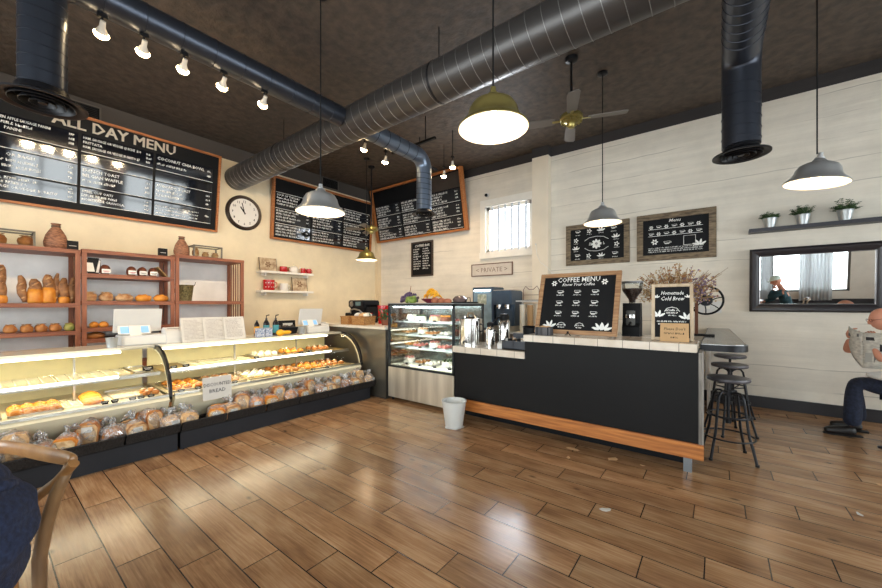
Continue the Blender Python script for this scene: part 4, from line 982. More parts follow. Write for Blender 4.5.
# ------------------------------------------------------------------ white wall shelves with red cups
for (z, y0, y1, lab) in ((2.12,3.46,4.62,'upper white wall shelf of red mugs'),(1.73,3.46,4.62,'lower white wall shelf of red mugs')):
    t = thing('wall_shelf', lab + ' under the middle menu board', 'shelf', (XA, (y0+y1)/2, z), R(90)); w_ = (y1-y0)/2
    bx('board', (-w_,w_,-.22,0,-.045,0), WHITEP, t, bev=.004); bx('bracket', (-w_+.1,-w_+.13,-.16,0,-.10,-.045), WHITEP, t); bx('bracket', (w_-.13,w_-.1,-.16,0,-.10,-.045), WHITEP, t)
def mug(label, y, z, mt, r=.06, h=.11, x=XA+.12, dots=False):
    t = thing('mug', label, 'mug', (x,y,z), R(90)); bm = bmn(); lathe(bm, [(0,0),(r*.9,0),(r,h*.1),(r,h),(r*.92,h),(r*.9,.01),(0,.01)], 22); obj('cup', bm, mt, t, True)
    bm = bmn(); tube(bm, [(r*.95,0,h*.8),(r*1.5,0,h*.75),(r*1.55,0,h*.35),(r*.95,0,h*.2)], .009, 6); obj('handle', bm, mt, t, True)
    if dots:
        bm = bmn()
        for k in range(10):
            a = -PI/2 + (k%5-2)*.5; blob(bm, (r*1.0*math.cos(a), r*1.0*math.sin(a), h*(.3+.4*(k//5))), (.012,.012,.012), 1)
        obj('dots', bm, WHITEP, t)
def plaque(label, y, z, w_, h, seed):
    t = thing('picture_plaque', label, 'plaque', (XA+.10, y, z), (R(-10), 0, R(90))); bx('plate', (-w_/2,w_/2,-.012,0,0,h), M('sepia_plate', srgb(206,188,158), .6, 0, 0, 12, 0, srgb(150,120,92)), t)
    bm = bmn(); flower(bm, 0, h*.5, h*.25, -.0125, 6); obj('motif', bm, M('motif_brown', srgb(128,96,70), .7), t)
    bm = bmn(); box(bm, -w_/2-.008,-w_/2,-.015,0,0,h); box(bm, w_/2,w_/2+.008,-.015,0,0,h); obj('edge', bm, M('plaque_edge', srgb(90,74,60), .6), t)
plaque('sepia picture plaque at the left of the upper white shelf', 3.66, 2.121, .34, .27, 1)
plaque('sepia picture plaque with flower at the right of the lower white shelf', 4.36, 1.731, .34, .30, 2)
mug('squat red mug on the upper white shelf, next to the plaque', 3.97, 2.12, REDP, .075, .115)
mug('smaller red mug on the upper shelf, left of the end pair', 4.42, 2.12, REDP, .05, .11); mug('smaller red mug at the right end of the upper shelf', 4.56, 2.12, REDP, .05, .11)
mug('large red mug with white dots on the lower white shelf', 3.66, 1.73, REDP, .11, .21, dots=True)
mug('white mug with red bands on the lower white shelf', 3.98, 1.73, WHITEP, .085, .15)
t = thing('teapot', 'white teapot with fine dark trim on the upper shelf', 'teapot', (XA+.12,4.2,2.12), R(90)); bm = bmn(); lathe(bm, [(0,0),(.07,0),(.095,.05),(.09,.10),(.05,.14),(0,.145)], 24); obj('body', bm, WHITEP, t, True)
bm = bmn(); lathe(bm, [(0,.20),(.012,.195),(.01,.17),(.045,.15),(.05,.14)], 18); obj('lid', bm, CREAM, t, True)
bm = bmn(); tube(bm, [(.085,0,.06),(.13,0,.09),(.15,0,.14)], [.018,.012,.009], 8); obj('spout', bm, WHITEP, t, True)
bm = bmn(); tube(bm, [(-.08,0,.1),(-.13,0,.11),(-.13,0,.05),(-.085,0,.04)], .008, 8); obj('handle', bm, BRASS, t, True)

# ------------------------------------------------------------------ back corner cabinet and its load
t = thing('corner_cabinet', 'dark grey metal-fronted cabinet between the bakery case and the square glass case', 'cabinet', (-4.75, 4.3, 0))
bx('body', (-1.0,.73,-.46,.45,0,1.06), DKSTEEL, t); bx('front_sheet', (-1.0,.73,-.468,-.46,.02,1.05), M('grey_satin_sheet', srgb(122,118,108), .3, .8, var=.2, scale=2), t)
bx('worktop', (-1.03,.75,-.50,.48,1.06,1.10), M('pale_laminate', srgb(214,204,188), .3, var=.06), tag(thing('worktop', 'pale worktop on the dark corner cabinet', 'worktop', (-4.75,4.3,0)), 'pale worktop on the dark corner cabinet', 'worktop'))
ZW = 1.10
def wbasket(label, x, y, w_, d, h, mt):
    t = thing('wicker_basket', label, 'basket', (x,y,ZW)); bm = bmn(); prism(bm, [(-w_/2*.9,0),(w_/2*.9,0),(w_/2,h),(-w_/2,h)], -d/2, d/2, 'xz'); obj('weave', bm, mt, t)
    bm = bmn(); tube(bm, [(-w_/2,-d/2,h),(w_/2,-d/2,h),(w_/2,d/2,h),(-w_/2,d/2,h),(-w_/2,-d/2,h)], .01, 6); obj('rim', bm, mt, t)
    return t
wbasket('low wicker basket, left one on the corner worktop', -5.13, 4.02, .22, .2, .13, WICKER)
wbasket('wicker basket with papers and greens on the corner worktop', -4.75, 4.02, .34, .24, .14, WICKER)
for k in range(3):
    t = thing('wrapped_sandwich', 'paper-wrapped roll in the right corner basket, %s one' % ('left','middle','right')[k], 'wrapped roll', (-4.86+.11*k,4.02,ZW+.12), 0, 'wrapped rolls in the corner basket'); bm = bmn(); blob(bm, (0,0,.04), (.055,.09,.045), 2, .1, k); obj('wrapper', bm, (PAPER, KRAFT, CREAMF)[k], t, 'all'); bm = bmn(); box(bm, -.057,.057,-.012,.012,.02,.075); obj('band', bm, GREENL, t)
t = thing('leafy_plant', 'leafy green bunch beside the square glass case on the corner worktop', 'plant', (-4.35,4.15,ZW))
bm = bmn()
for k in range(60):
    a = rnd.uniform(0,6.3); rr_ = rnd.uniform(0,.14); blob(bm, (math.cos(a)*rr_, math.sin(a)*rr_*.8, rnd.uniform(.08,.26)), (.035,.015,.008), 1, rot=(rnd.uniform(-1,1),rnd.uniform(-1,1),a))
obj('leaves', bm, GREENL, t); bm = bmn(); lathe(bm, [(0,0),(.06,0),(.08,.1),(0,.1)], 16); obj('pot', bm, DARKB, t)
t = thing('coffee_machine', 'black countertop coffee machine with round dial in the back corner', 'coffee machine', (-5.30,4.50,ZW))
bx('body', (-.22,.22,-.16,.2,.0,.36), BLACK, t, bev=.03, smooth=True); bx('head', (-.22,.22,-.2,.2,.28,.42), BLKMET, t, bev=.02, smooth=True)
bm = bmn(); lathe(bm, [(0,.0),(.05,0),(.05,.012),(0,.012)], 20, mat=Matrix.Translation((-.11,-.2,.35)) @ Matrix.Rotation(R(90),4,'X')); obj('dial', bm, STEEL, t, True)
bx('display', (.0,.14,-.205,-.2,.32,.39), M('lcd', srgb(96,120,120), .2), t)
bm = bmn(); tube(bm, [(-.17,-.17,.18),(-.12,-.22,.24),(0,-.235,.26),(.12,-.22,.24),(.17,-.17,.18)], .014, 8); obj('handle', bm, STEEL, t, True)
bx('drip_tray', (-.2,.2,-.26,-.16,0,.04), BLKMET, t)
t = thing('toaster_oven', 'dark toaster oven at the left end of the corner worktop', 'toaster oven', (-5.62,4.58,ZW)); bx('body', (-.16,.09,-.15,.15,0,.18), BLKMET, t, bev=.01); bx('door', (-.14,.03,-.155,-.15,.03,.15), BLACK, t); bx('knob', (.05,.07,-.165,-.15,.08,.1), STEEL, t)
t = thing('red_canister', 'bright red canister beside the coffee machine', 'canister', (-4.72,4.45,ZW)); bm = bmn(); lathe(bm, [(0,0),(.09,0),(.10,.3),(0,.3)], 24); obj('body', bm, REDP, t, True); bm = bmn(); lathe(bm, [(.103,.3),(.103,.325),(0,.33)], 24); obj('lid', bm, REDP, t, True)
t = thing('red_box', 'low red box in front of the coffee machine', 'box', (-4.98,4.26,ZW)); bx('body', (-.14,.1,-.07,.07,0,.17), REDP, t, bev=.006); bx('lid', (-.145,.105,-.075,.075,.17,.19), REDP, t, bev=.004)
# ------------------------------------------------------------------ square glass pastry case
gx0, gx1, gy0, gy1 = -3.99, -2.76, 3.86, 4.63
t = thing('glass_case', 'square black-framed glass pastry case with steel lower front', 'display case', ((gx0+gx1)/2, (gy0+gy1)/2, 0)); dx=(gx1-gx0)/2; dy=(gy1-gy0)/2
bx('lower_cabinet', (-dx,dx,-dy+.02,dy,.06,.53), BLKMET, t); bx('steel_front', (-dx,dx,-dy,-dy+.02,.05,.50), M('satin_steel_front', srgb(228,220,204), .4, .75, 0, 2.2, 0, srgb(186,176,158), stretch=(3,1,.3)), t, bev=.003)
bm = bmn(); 
for a in (-dx+.05, dx-.05):
    for b_ in (-dy+.06, dy-.06): lathe(bm, [(0,0),(.02,0),(.02,.06),(0,.06)], 10, (a,b_,0))
obj('feet', bm, BLACK, t)
bm = bmn(); F_ = .028
for a in (-dx, dx-F_):
    for b_ in (-dy, dy-F_): box(bm, a, a+F_, b_, b_+F_, .50, 1.45)
for z in (.50, 1.42):
    box(bm,-dx,dx,-dy,-dy+F_,z,z+.03); box(bm,-dx,dx,dy-F_,dy,z,z+.03); box(bm,-dx,-dx+F_,-dy,dy,z,z+.03); box(bm,dx-F_,dx,-dy,dy,z,z+.03)
obj('frame', bm, M('case_frame_black', srgb(38,42,46), .35, .3), t)
bx('case_floor', (-dx+.02,dx-.02,-dy+.02,dy-.02,.53,.54), CREAM, t); bx('top_panel', (-dx,dx,-dy,dy,1.45,1.462), M('top_steel', srgb(150,156,160), .3, .7), t)
for nm, d in (('front_glass',(-dx+F_,dx-F_,-dy+.01,-dy+.015,.53,1.42)),('side_glass',(dx-.015,dx-.01,-dy+F_,dy-F_,.53,1.42)),('side_glass',(-dx+.01,-dx+.015,-dy+F_,dy-F_,.53,1.42))): bx(nm, d, GLASS, t)
bx('back_panel', (-dx+F_,dx-F_,dy-.012,dy-.005,.53,1.42), M('mirror_back', srgb(190,200,200), .15, .9), t)
zs = (.80, .99, 1.19)
for z in zs: bx('glass_shelf', (-dx+.02,dx-.02,-dy+.12,dy-.02,z-.012,z), M('frosted_shelf', srgb(196,212,212), .2, var=.05), t)
for z in zs: bx('shelf_edge', (-dx+.02,dx-.02,-dy+.112,-dy+.12,z-.018,z+.004), M('shelf_edge_white', srgb(228,234,232), .3), t)
bm = bmn(); tube(bm, [(-dx+.05,-dy+.06,1.405),(dx-.05,-dy+.06,1.405)], .012, 8); obj('tube_light', bm, TUBEW, t)
for z, pw in ((1.40,9),(1.17,5),(.97,5),(.78,5)):
    l = bpy.data.lights.new('case_light','AREA'); l.shape='RECTANGLE'; l.size=1.1; l.size_y=.05; l.energy=pw*.55; l.color=(.88,.96,1)
    lo = bpy.data.objects.new('case_light', l); C.objects.link(lo); lo.parent=t; lo.location=(0,-dy+.10,z)
def cake(label, x, y, z, r, h, mt, top, grp):
    o = thing('cake', label, 'cake', (x,y,z), 0, grp); bm = bmn(); lathe(bm, [(0,.008),(r,.008),(r*1.02,h*.9),(r*.95,h),(0,h)], 22); obj('sponge', bm, mt, o, True)
    bm = bmn(); 
    for k in range(7): a=2*PI*k/7; blob(bm, (math.cos(a)*r*.72, math.sin(a)*r*.72, h+.01), (.018,.018,.02), 1)
    obj('topping', bm, top, o, 'all'); bm = bmn(); lathe(bm, [(0,0),(r*1.2,0),(r*1.22,.008),(0,.008)], 22); obj('plate', bm, WHITE, o, True)
PINK = M('pink_icing', srgb(206,120,110), .5)
sn = ['lowest shelf','second shelf','top shelf']
gcx = (gx0+gx1)/2
for s_, z in enumerate((.54,)+zs):
    lv = ['bottom','lowest shelf','middle shelf','top shelf'][s_]
    for k in range(5):
        x = gx0+.15+k*.235; y = 4.18 + .05*((k+s_)%2)
        kind = (k+s_) % 3
        if s_ == 3 and k in (1,2,3) or kind == 0:
            cake('small round cake on the glass case %s, %s from the left' % (lv, ORD[k]), x, y, z+.001, .085, .07, (CREAMF, CRUMB, DARKB, CREAMF)[(k+s_)%4], (PINK, GOLD, CREAMF, GREENL)[(k+2*s_)%4], 'cakes and pastries in the square glass case')
        else:
            tray('narrow tray of pastries on the glass case %s, %s from the left' % (lv, ORD[k]), x-.1, x+.1, y-.14, y+.14, z+.001, WHITE)
            pr = (CREAMF, GOLD, CRUST, PINK)[(k*2+s_)%4]
            pastries('%s cup pastry, %s tray, square glass case %s' % ({CREAMF:'cream',GOLD:'golden',CRUST:'brown',PINK:'pink'}[pr] if pr in (CREAMF,GOLD,CRUST,PINK) else '', ORD[k], lv), x-.085, x+.085, y-.13, y+.13, z+.008, 2, 3, .07, pr, 'pastry', s_*7+k, .045)
    for k in range(3 if s_ else 4):
        pricecard('black price card in the glass case on the %s, %s from the left' % (lv, ORD[k]), gx0+.25+k*.27, 4.0, z+.001, .024, 'price cards in the square glass case')
        bpy.context.scene.collection.objects[-1]
for o in [o for o in C.objects if o.get('group') == 'price cards in the square glass case']: o.rotation_euler = (0,0,R(-90))
# on top of the glass case
ZG = 1.462
def bowl_fruit(label, x, y, r, mt, col, n, spread=.8, name='fruit_basket'):
    t = thing(name, label, 'fruit bowl', (x,y,ZG)); bm = bmn(); lathe(bm, [(0,0),(r*.5,0),(r*.55,.01),(r*.9,.05),(r,.07),(r*.94,.07),(r*.5,.02),(0,.02)], 22); obj('bowl', bm, mt, t, True)
    return t
bowl_fruit('purple-red footed bowl of bananas on the glass case', -3.52, 4.35, .18, M('maroon_bowl', srgb(132,44,62), .4), YELL, 0)
for k in range(9):
    a = -1.2+k*.3; o = thing('banana', 'yellow banana in the bowl, %s from the left' % ORD[k], 'banana', (-3.52+.025*(k-4), 4.31+.02*(k%3), ZG+.07+.022*(4-abs(k-4))), (0,0,a), 'bananas in the bowl')
    bm = bmn(); pts = [(-.09+.18*i/8, .0, .035-.05*((i-4)/4)**2+.02) for i in range(9)]; tube(bm, pts, [.006,.016,.02,.021,.021,.02,.018,.012,.006], 8); obj('peel', bm, YELL, o, 'all'); bm = bmn(); tube(bm, [pts[-1], (.105,0,.0)], .005, 6); obj('stem', bm, CRUSTD, o)
GRAPE = M('purple_grape', srgb(104,84,124), .35, 0, 0, 20, 0, srgb(64,44,74))
t = thing('grape_bunch', 'heap of purple grapes at the left end of the glass case top', 'grapes', (-3.93,4.28,ZG)); t.scale = (1.35,1.2,1.45); bm = bmn()
for k in range(70):
    a = rnd.uniform(0,6.3); q = rnd.random()**.5; zz = rnd.uniform(.01,.15)*(1-q*.7)+.015; blob(bm, (math.cos(a)*q*.13, math.sin(a)*q*.1, zz), (.018,.018,.018), 1)
obj('berries', bm, GRAPE, t, 'all'); bm = bmn(); tube(bm, [(0,0,.1),(.02,0,.19)], .004, 6); obj('stem', bm, CRUSTD, t)
t = thing('lettuce_head', 'pale green leafy head beside the bananas on the glass case', 'vegetable', (-3.72,4.08,ZG)); bm = bmn()
for k in range(22): a = k*2.4; blob(bm, (math.cos(a)*.05, math.sin(a)*.04, .05+.02*math.sin(k)), (.045,.035,.05), 1, .2, k, rot=(a*.3,.3,a))
obj('leaves', bm, M('pale_green', srgb(150,170,80), .6, col2=srgb(96,126,50), scale=20), t, 'all'); bm = bmn(); blob(bm, (0,0,.03), (.05,.05,.03), 2); obj('core', bm, CREAM, t, 'all')
for k, x in enumerate((-3.36,-3.24,-3.13)): loaf('rosy brown roll on the glass case top, %s of three' % ('left','middle','right')[k], x, 4.22, ZG, .13, .12, .09-.01*k, M('rosy_bread', srgb(196,122,88), .6, col2=srgb(156,84,60), scale=12), 90+k, grp='rolls on the glass case top')
t = thing('serving_tray', 'dark serving tray with covered dishes at the right end of the glass case top', 'tray', (-2.97,4.38,ZG)); bx('tray', (-.2,.2,-.12,.12,0,.02), BLKMET, t, bev=.008)
bm = bmn(); lathe(bm, [(0,.02),(.1,.02),(.11,.06),(.07,.1),(0,.12)], 22, (-.05,0,0)); obj('cover', bm, M('smoky_cover', srgb(110,92,90), .25), t, True); bm = bmn(); tube(bm, [(.08,-.06,.02),(.1,-.02,.08),(.1,.04,.08),(.08,.08,.02)], .006, 6); obj('handle', bm, BLACK, t)
# ------------------------------------------------------------------ bar counter
TILE = tile_mat('pale_counter_tile')
BARF = M('black_bar_panel', srgb(12,11,12), .5, var=.2, scale=2, spec=.2)
t = thing('bar_counter', 'long black-fronted bar counter with an orange wood base board', 'counter', (-1.37, 4.0, 0))
bx('front_panel', (-1.27,1.24,-.29,-.26,.26,.845), BARF, t)
bx('upper_front_panel', (-.32,1.24,-.29,-.26,.845,1.04), BARF, t)
bx('carcass', (-1.27,1.24,-.26,.30,.15,.845), BLACK, t); bx('upper_carcass', (-.32,1.24,-.26,.14,.845,1.04), BLACK, t)
bx('base_board', (-1.20,1.275,-.315,-.29,.145,.275), PINE, t, bev=.003)
bx('toe_kick', (-1.27,1.16,-.05,.0,0,.15), M('navy_toe_kick', srgb(12,13,17), .7, spec=.2), t)
bx('side_panel', (1.24,1.265,-.30,.14,.15,1.04), M('grey_side_wood', srgb(150,144,136), .7, 0, 0, 4, .3, srgb(104,98,92), stretch=(8,8,1)), t)
bx('support_foot', (1.13,1.19,-.24,-.18,0,.15), M('galvanised_leg', srgb(120,124,128), .4, .6), t)
o = bx('worktop', (-1.29,-.32,-.31,.34,.845,.92), TILE, None, bev=.004); o.location = (-1.37,4.0,0); tag(o, 'lower pale tiled worktop at the left of the bar, carrying the steel urn', 'worktop')
o = bx('worktop', (-.33,1.23,-.31,.17,1.04,1.11), TILE, None, bev=.004); o.location = (-1.37,4.0,0); tag(o, 'higher pale tiled bar top carrying the coffee menu board', 'worktop')
# steel bar running back to the wall
t = thing('steel_bar_table', 'long steel-topped bar with a dark rounded edge above the stools', 'counter', (0,0,0))
def barpoly(g): 
    p = [(-.13+g, 4.18), (-.13+g, 6.72), (.13-g, 6.72), (.20-g, 4.35+g)]
    for k in range(7): a = R(0-15*k); p.append((.05-g+.16*math.cos(a), 4.16+g+.16*math.sin(a)))
    p.append((-.13+g, 4.0+g)); return p
bm = bmn(); prism(bm, barpoly(0), 1.03, 1.085, 'xy'); obj('edge_band', bm, BLKMET, t, True)
bm = bmn(); prism(bm, barpoly(.012), 1.08, 1.092, 'xy'); obj('top_sheet', bm, M('worn_steel_top', srgb(150,150,150), .22, .9, var=.25, scale=3), t)
bx('support_panel', (-.12,-.09,6.0,6.7,.0,1.03), M('white_support', srgb(206,200,192), .6, var=.08), t)
# ------------------------------------------------------------------ stools
def stool(label, x, y, rz, zs_=.72):
    t = thing('bar_stool', label, 'stool', (x,y,0), rz, 'industrial metal bar stools')
    bm = bmn(); lathe(bm, [(0,zs_),(.15,zs_),(.165,zs_+.006),(.17,zs_+.02),(.165,zs_+.034),(.14,zs_+.036),(0,zs_+.03)], 32); obj('seat', bm, M('charcoal_seat', srgb(84,80,84), .4, .3, var=.2), t, True)
    bm = bmn(); tube(bm, [(0,0,.32),(0,0,zs_)], .014, 10); lathe(bm, [(0,zs_-.02),(.07,zs_-.015),(.07,zs_)], 20); obj('screw_post', bm, BLKMET, t, True)
    for k in range(4):
        a = PI/4+k*PI/2; c, s = math.cos(a), math.sin(a)
        pr = [(.03,.60),(.07,.62),(.105,.615),(.13,.58),(.14,.52),(.155,.40),(.175,.25),(.215,.10),(.24,.0)]
        bm = bmn(); tube(bm, [(r_*c, r_*s, z) for r_, z in pr], .0115, 10); lg = obj('leg', bm, BLKMET, t, True)
        bm = bmn(); lathe(bm, [(0,0),(.016,0),(.016,.02),(0,.02)], 10, (.24*c,.24*s,0)); obj('foot_cap', bm, BLACK, lg, True)
    for (rr_, z, nm) in ((.20,.20,'foot_ring'),(.155,.40,'upper_ring')):
        bm = bmn(); tube(bm, [(rr_*math.cos(2*PI*k/32), rr_*math.sin(2*PI*k/32), z) for k in range(33)], .008, 8, cap=False); obj(nm, bm, BLKMET, t, True)
    bm = bmn(); lathe(bm, [(.016,.58),(.035,.58),(.035,.63),(.016,.63)], 16); lathe(bm, [(.016,.32),(.025,.32),(.025,.36),(.016,.36)], 12); tube(bm, [(-.15,0,.4),(0,0,.34),(.15,0,.4)], .007, 6); obj('hub', bm, BLKMET, t, True)
stool('nearest black metal bar stool with grey seat, in front of the steel bar end', .075, 4.38, R(12))
stool('middle black metal bar stool under the steel bar, partly behind the nearest', .10, 5.2, R(30), .74)
stool('farthest bar stool, only its seat top showing under the steel bar edge', .12, 5.95, R(50), .76)
# ------------------------------------------------------------------ on the bar top
ZB = 1.11
t = thing('coffee_menu_board', 'large tan-framed chalkboard reading COFFEE MENU standing on the bar', 'menu board', (-1.235, 3.93, ZB+.01), (R(-16), 0, R(-3)))
Wc, Hc = .88, .70
bm = bmn(); box(bm,-Wc/2,-Wc/2+.05,-.025,0,0,Hc,bev=.003); box(bm,Wc/2-.05,Wc/2,-.025,0,0,Hc,bev=.003); box(bm,-Wc/2+.05,Wc/2-.05,-.025,0,0,.045,bev=.003); box(bm,-Wc/2+.05,Wc/2-.05,-.025,0,Hc-.045,Hc,bev=.003); obj('frame', bm, TANW, t)
bx('panel', (-Wc/2+.04,Wc/2-.04,-.014,-.004,.04,Hc-.04), CHALK, t)
def ex(bm):
    y = -.0145
    for r_ in range(3):
        for c_ in range(3):
            x = -.19+c_*.19; z = .475-.12*r_; cup(bm, x, z, .032, y); scrib(bm, x-.04, x+.04, z-.037, .013, rnd, y)
    flower(bm, -.27, .585, .035, y, 6); flower(bm, .28, .585, .035, y, 6)
    leafy(bm, -.27, .07, .09, y); leafy(bm, .27, .06, .09, y, 1); leafy(bm, .31, .06, .09, y, -1)
    for x in (-.14, .06):
        sq(bm, [(x-.05,.09),(x-.03,.12),(x,.13),(x+.03,.12),(x+.05,.09)], y, .003); scrib(bm, x-.045, x+.045, .095, .014, rnd, y); scrib(bm, x-.035, x+.035, .07, .014, rnd, y)
letters([('COFFEE MENU', 0, .595, .078, 'CENTER', 0, .92), ('Know Your Coffee', 0, .55, .046, 'CENTER', .35)], WHITEL, t, -.0145, name='chalk_lettering', extra=ex)
bm = bmn(); vs = box(bm, -.25,-.23,0,.012,0,.45) + box(bm, .23,.25,0,.012,0,.45); xf(bm, vs, Matrix.Translation((0,.012,.08)) @ Matrix.Rotation(R(-8),4,'X')); obj('easel_leg', bm, TANW, t)
t = thing('red_tray', 'red plastic box standing behind the coffee menu board', 'box', (-1.19, 4.62, 1.62)); bx('box', (-.13,.10,-.05,.05,0,.055), REDP, t, bev=.004); bx('label_sticker', (.02,.09,-.053,-.05,.012,.045), WHITEP, t)
t = thing('storage_rack', 'plain tall dark rack behind the coffee menu board carrying the red box', 'rack', (-1.19,4.62,0)); 
for sx in (-.2,.2): bx('post', (sx-.012,sx+.012,-.012,.012,0,1.605), BLKMET, t)
bx('shelf', (-.22,.22,-.08,.08,1.605,1.62), BLKMET, t); bx('foot', (-.22,.22,-.08,.08,0,.02), BLKMET, t)
t = thing('napkin_box', 'weathered grey wooden caddy in front of the coffee menu board', 'box', (-1.52, 3.83, ZB), R(2)); bx('body', (-.085,.085,-.05,.05,0,.085), M('grey_wash_wood', srgb(104,102,104), .7, 0, 0, 4, .4, srgb(52,50,52), stretch=(6,6,1)), t, bev=.003)
for k in range(2): bx('strap', (-.07+k*.12,-.05+k*.12,-.053,.053,0,.088), BLKMET, t)
bm = bmn(); 
for k in range(6): blob(bm, (-.05+k*.02, 0, .088), (.028,.03,.008), 1, .3, k, rot=(0,.5*(-1)**k,k))
obj('packets', bm, KRAFT, t)
t = thing('card_holder', 'small dark metal easel foot under the coffee menu board', 'stand', (-1.27,3.86,ZB)); bm = bmn(); tube(bm, [(-.03,0,.004),(0,0,.035),(.03,0,.004)], .005, 6); tube(bm, [(0,0,.035),(0,-.03,.006)], .004, 6); obj('wire', bm, BLACK, t); bx('clip', (-.01,.01,-.005,.005,.03,.05), BLACK, t)
# COLD BREW board
t = thing('cold_brew_board', 'pale-framed chalkboard reading Homemade Cold Brew at the bar end', 'chalkboard', (-.34, 3.96, ZB), (R(-7), 0, R(6)))
Wc, Hc = .33, .53
bm = bmn(); box(bm,-Wc/2,-Wc/2+.028,-.03,.03,0,Hc,bev=.003); box(bm,Wc/2-.028,Wc/2,-.03,.03,0,Hc,bev=.003); box(bm,-Wc/2+.028,Wc/2-.028,-.03,.03,0,.028,bev=.003); box(bm,-Wc/2+.028,Wc/2-.028,-.03,.03,Hc-.028,Hc,bev=.003); obj('frame', bm, M('pale_frame_wood', srgb(206,186,158), .6, 0, 0, 3, .2, srgb(176,152,122), stretch=(10,10,2)), t)
bx('panel', (-Wc/2+.02,Wc/2-.02,-.014,-.004,.02,Hc-.02), CHALK, t)
def ex(bm):
    y = -.0145; sq(bm, [(-.06,.27),(-.04,.30),(0,.312),(.04,.30),(.06,.27)], y, .003); scrib(bm,-.05,.05,.275,.018,rnd,y); scrib(bm,-.045,.045,.25,.016,rnd,y); scrib(bm,-.03,.03,.228,.012,rnd,y)
    leafy(bm, -.11, .22, .07, y); leafy(bm, .11, .2, .07, y, -1); leafy(bm, -.125, .40, .035, y, 1); leafy(bm, .125, .40, .035, y, -1)
    scrib(bm,-.12,.11,.17,.014,rnd,y); scrib(bm,-.11,.1,.145,.014,rnd,y)
letters([('Homemade', 0, .43, .048, 'CENTER', .3, .8), ('Cold Brew', 0, .375, .052, 'CENTER', .3, .8)], WHITEL, t, -.0145, name='chalk_lettering', extra=ex)
t = thing('kraft_card', 'kraft paper card reading Please Don\'t, leaning on the cold brew board', 'card', (-.315, 3.865, ZB), (R(-22), 0, R(4)))
bx('card', (-.11,.11,-.002,.002,0,.175), KRAFT, t)
def ex(bm): scrib(bm,-.03,.03,.03,.016,rnd,-.002,.0006); scrib(bm,-.08,.07,.068,.018,rnd,-.002,.0006)
letters([("Please Don't", 0, .108, .036, 'CENTER', .2, .9)], M('black_marker', srgb(40,34,30), .7), t, -.002, extra=ex, thick=.0006)
# coffee grinder on a block behind the boards
t = thing('coffee_grinder', 'black espresso grinder with clear bean hopper between the two bar chalkboards', 'coffee grinder', (-.75, 4.42, 1.10))
t['label'] = t['label']
bm = bmn(); prism(bm, [(-.09,0),(.09,0),(.09,.10),(.07,.36),(-.05,.36),(-.06,.14),(-.09,.10)], -.085, .085, 'yz'); obj('body', bm, BLACK, t)
bx('chrome_face', (-.045,.045,-.10,-.085,.12,.28), DKSTEEL, t, bev=.006)
bm = bmn(); lathe(bm, [(0,0),(.05,0),(.05,.035),(0,.035)], 20, (0,-.10,.20)); obj('doser', bm, STEELP, t, True)
bm = bmn(); tube(bm, [(0,-.1,.15),(.0,-.17,.13)], .012, 8); obj('fork', bm, BLACK, t)
bm = bmn(); lathe(bm, [(.03,.36),(.035,.40),(.10,.50),(.105,.58),(.10,.58)], 24); obj('hopper', bm, GLASS, t, True)
bm = bmn(); lathe(bm, [(0,.36),(.03,.37),(.033,.40),(.094,.495),(.095,.52),(0,.525)], 24); obj('beans', bm, M('coffee_beans', srgb(66,40,28), .5, 0, 0, 60, .8, srgb(36,20,14)), t, True)
bm = bmn(); lathe(bm, [(.108,.58),(.108,.598),(0,.60)], 24); obj('hopper_lid', bm, M('smoke_lid', srgb(120,120,120), .3), t, True)
t = thing('grinder_stand', 'pale tiled block carrying the espresso grinder behind the bar', 'stand', (-.75, 4.45, 0)); bx('block', (-.26,.24,-.13,.2,0,1.06), WHITEP, t); bx('tile_top', (-.27,.25,-.14,.21,1.06,1.10), TILE, t)
t = thing('chrome_tamper', 'tall chrome milk-frothing canister left of the espresso grinder', 'canister', (-.955,4.42,1.10)); bm = bmn(); lathe(bm, [(0,0),(.045,0),(.05,.15),(.035,.25),(.05,.36),(.03,.46),(.012,.54),(0,.55)], 20); obj('body', bm, STEELP, t, True); bm = bmn(); lathe(bm, [(.05,.14),(.056,.15),(.05,.16)], 20); obj('ring', bm, BLKMET, t, True)
# dried flowers in a dark pot on the steel bar
t = thing('dried_flowers', 'large spray of dried tan and lilac flowers behind the cold brew board', 'dried flowers', (-.36, 4.62, 1.12))
bm = bmn(); lathe(bm, [(0,0),(.09,0),(.11,.12),(.10,.30),(.11,.34),(.10,.34),(.09,.02),(0,.02)], 22); obj('pot', bm, M('white_crock', srgb(220,216,208), .4), t, True)
rf = random.Random(5); bms = [bmn(), bmn(), bmn()]; st_ = bmn()
for k in range(230):
    a = rf.uniform(0, 2*PI); sp_ = rf.random()**.6*.40; h_ = rf.uniform(.52,.80) - sp_*.35
    p1 = Vector((math.cos(a)*sp_, math.sin(a)*sp_*.6, h_)); p0 = Vector((math.cos(a)*.05, math.sin(a)*.05, .3)); pm = (p0+p1)/2 + Vector((0,0,.03))
    tube(st_, [p0, pm, p1], .0022, 4, False)
    for q in range(6):
        u = rf.uniform(.45,1); p = p0.lerp(p1, u) + Vector((rf.gauss(0,.016), rf.gauss(0,.016), rf.gauss(0,.016)))
        blob(bms[(0 if rf.random() < .5 else 1) if p1.x < .08 else rf.choice((0,1,2,2,2))], p, (rf.uniform(.006,.012),)*3, 1)
for k in range(3): a = k*.5; tube(st_, [(0,0,.3),(.2,.05*k,.5),(.34+.05*k,.05,.58+.06*k)], .002, 4, False)
obj('stems', st_, M('dry_stem', srgb(150,122,88), .8), t)
for b_, nm, c_ in zip(bms, ('tan_blossoms','rust_blossoms','lilac_blossoms'), (srgb(204,174,130), srgb(168,118,78), srgb(140,116,134))): obj(nm, b_, M(nm, c_, .9, var=.25, scale=20), t)
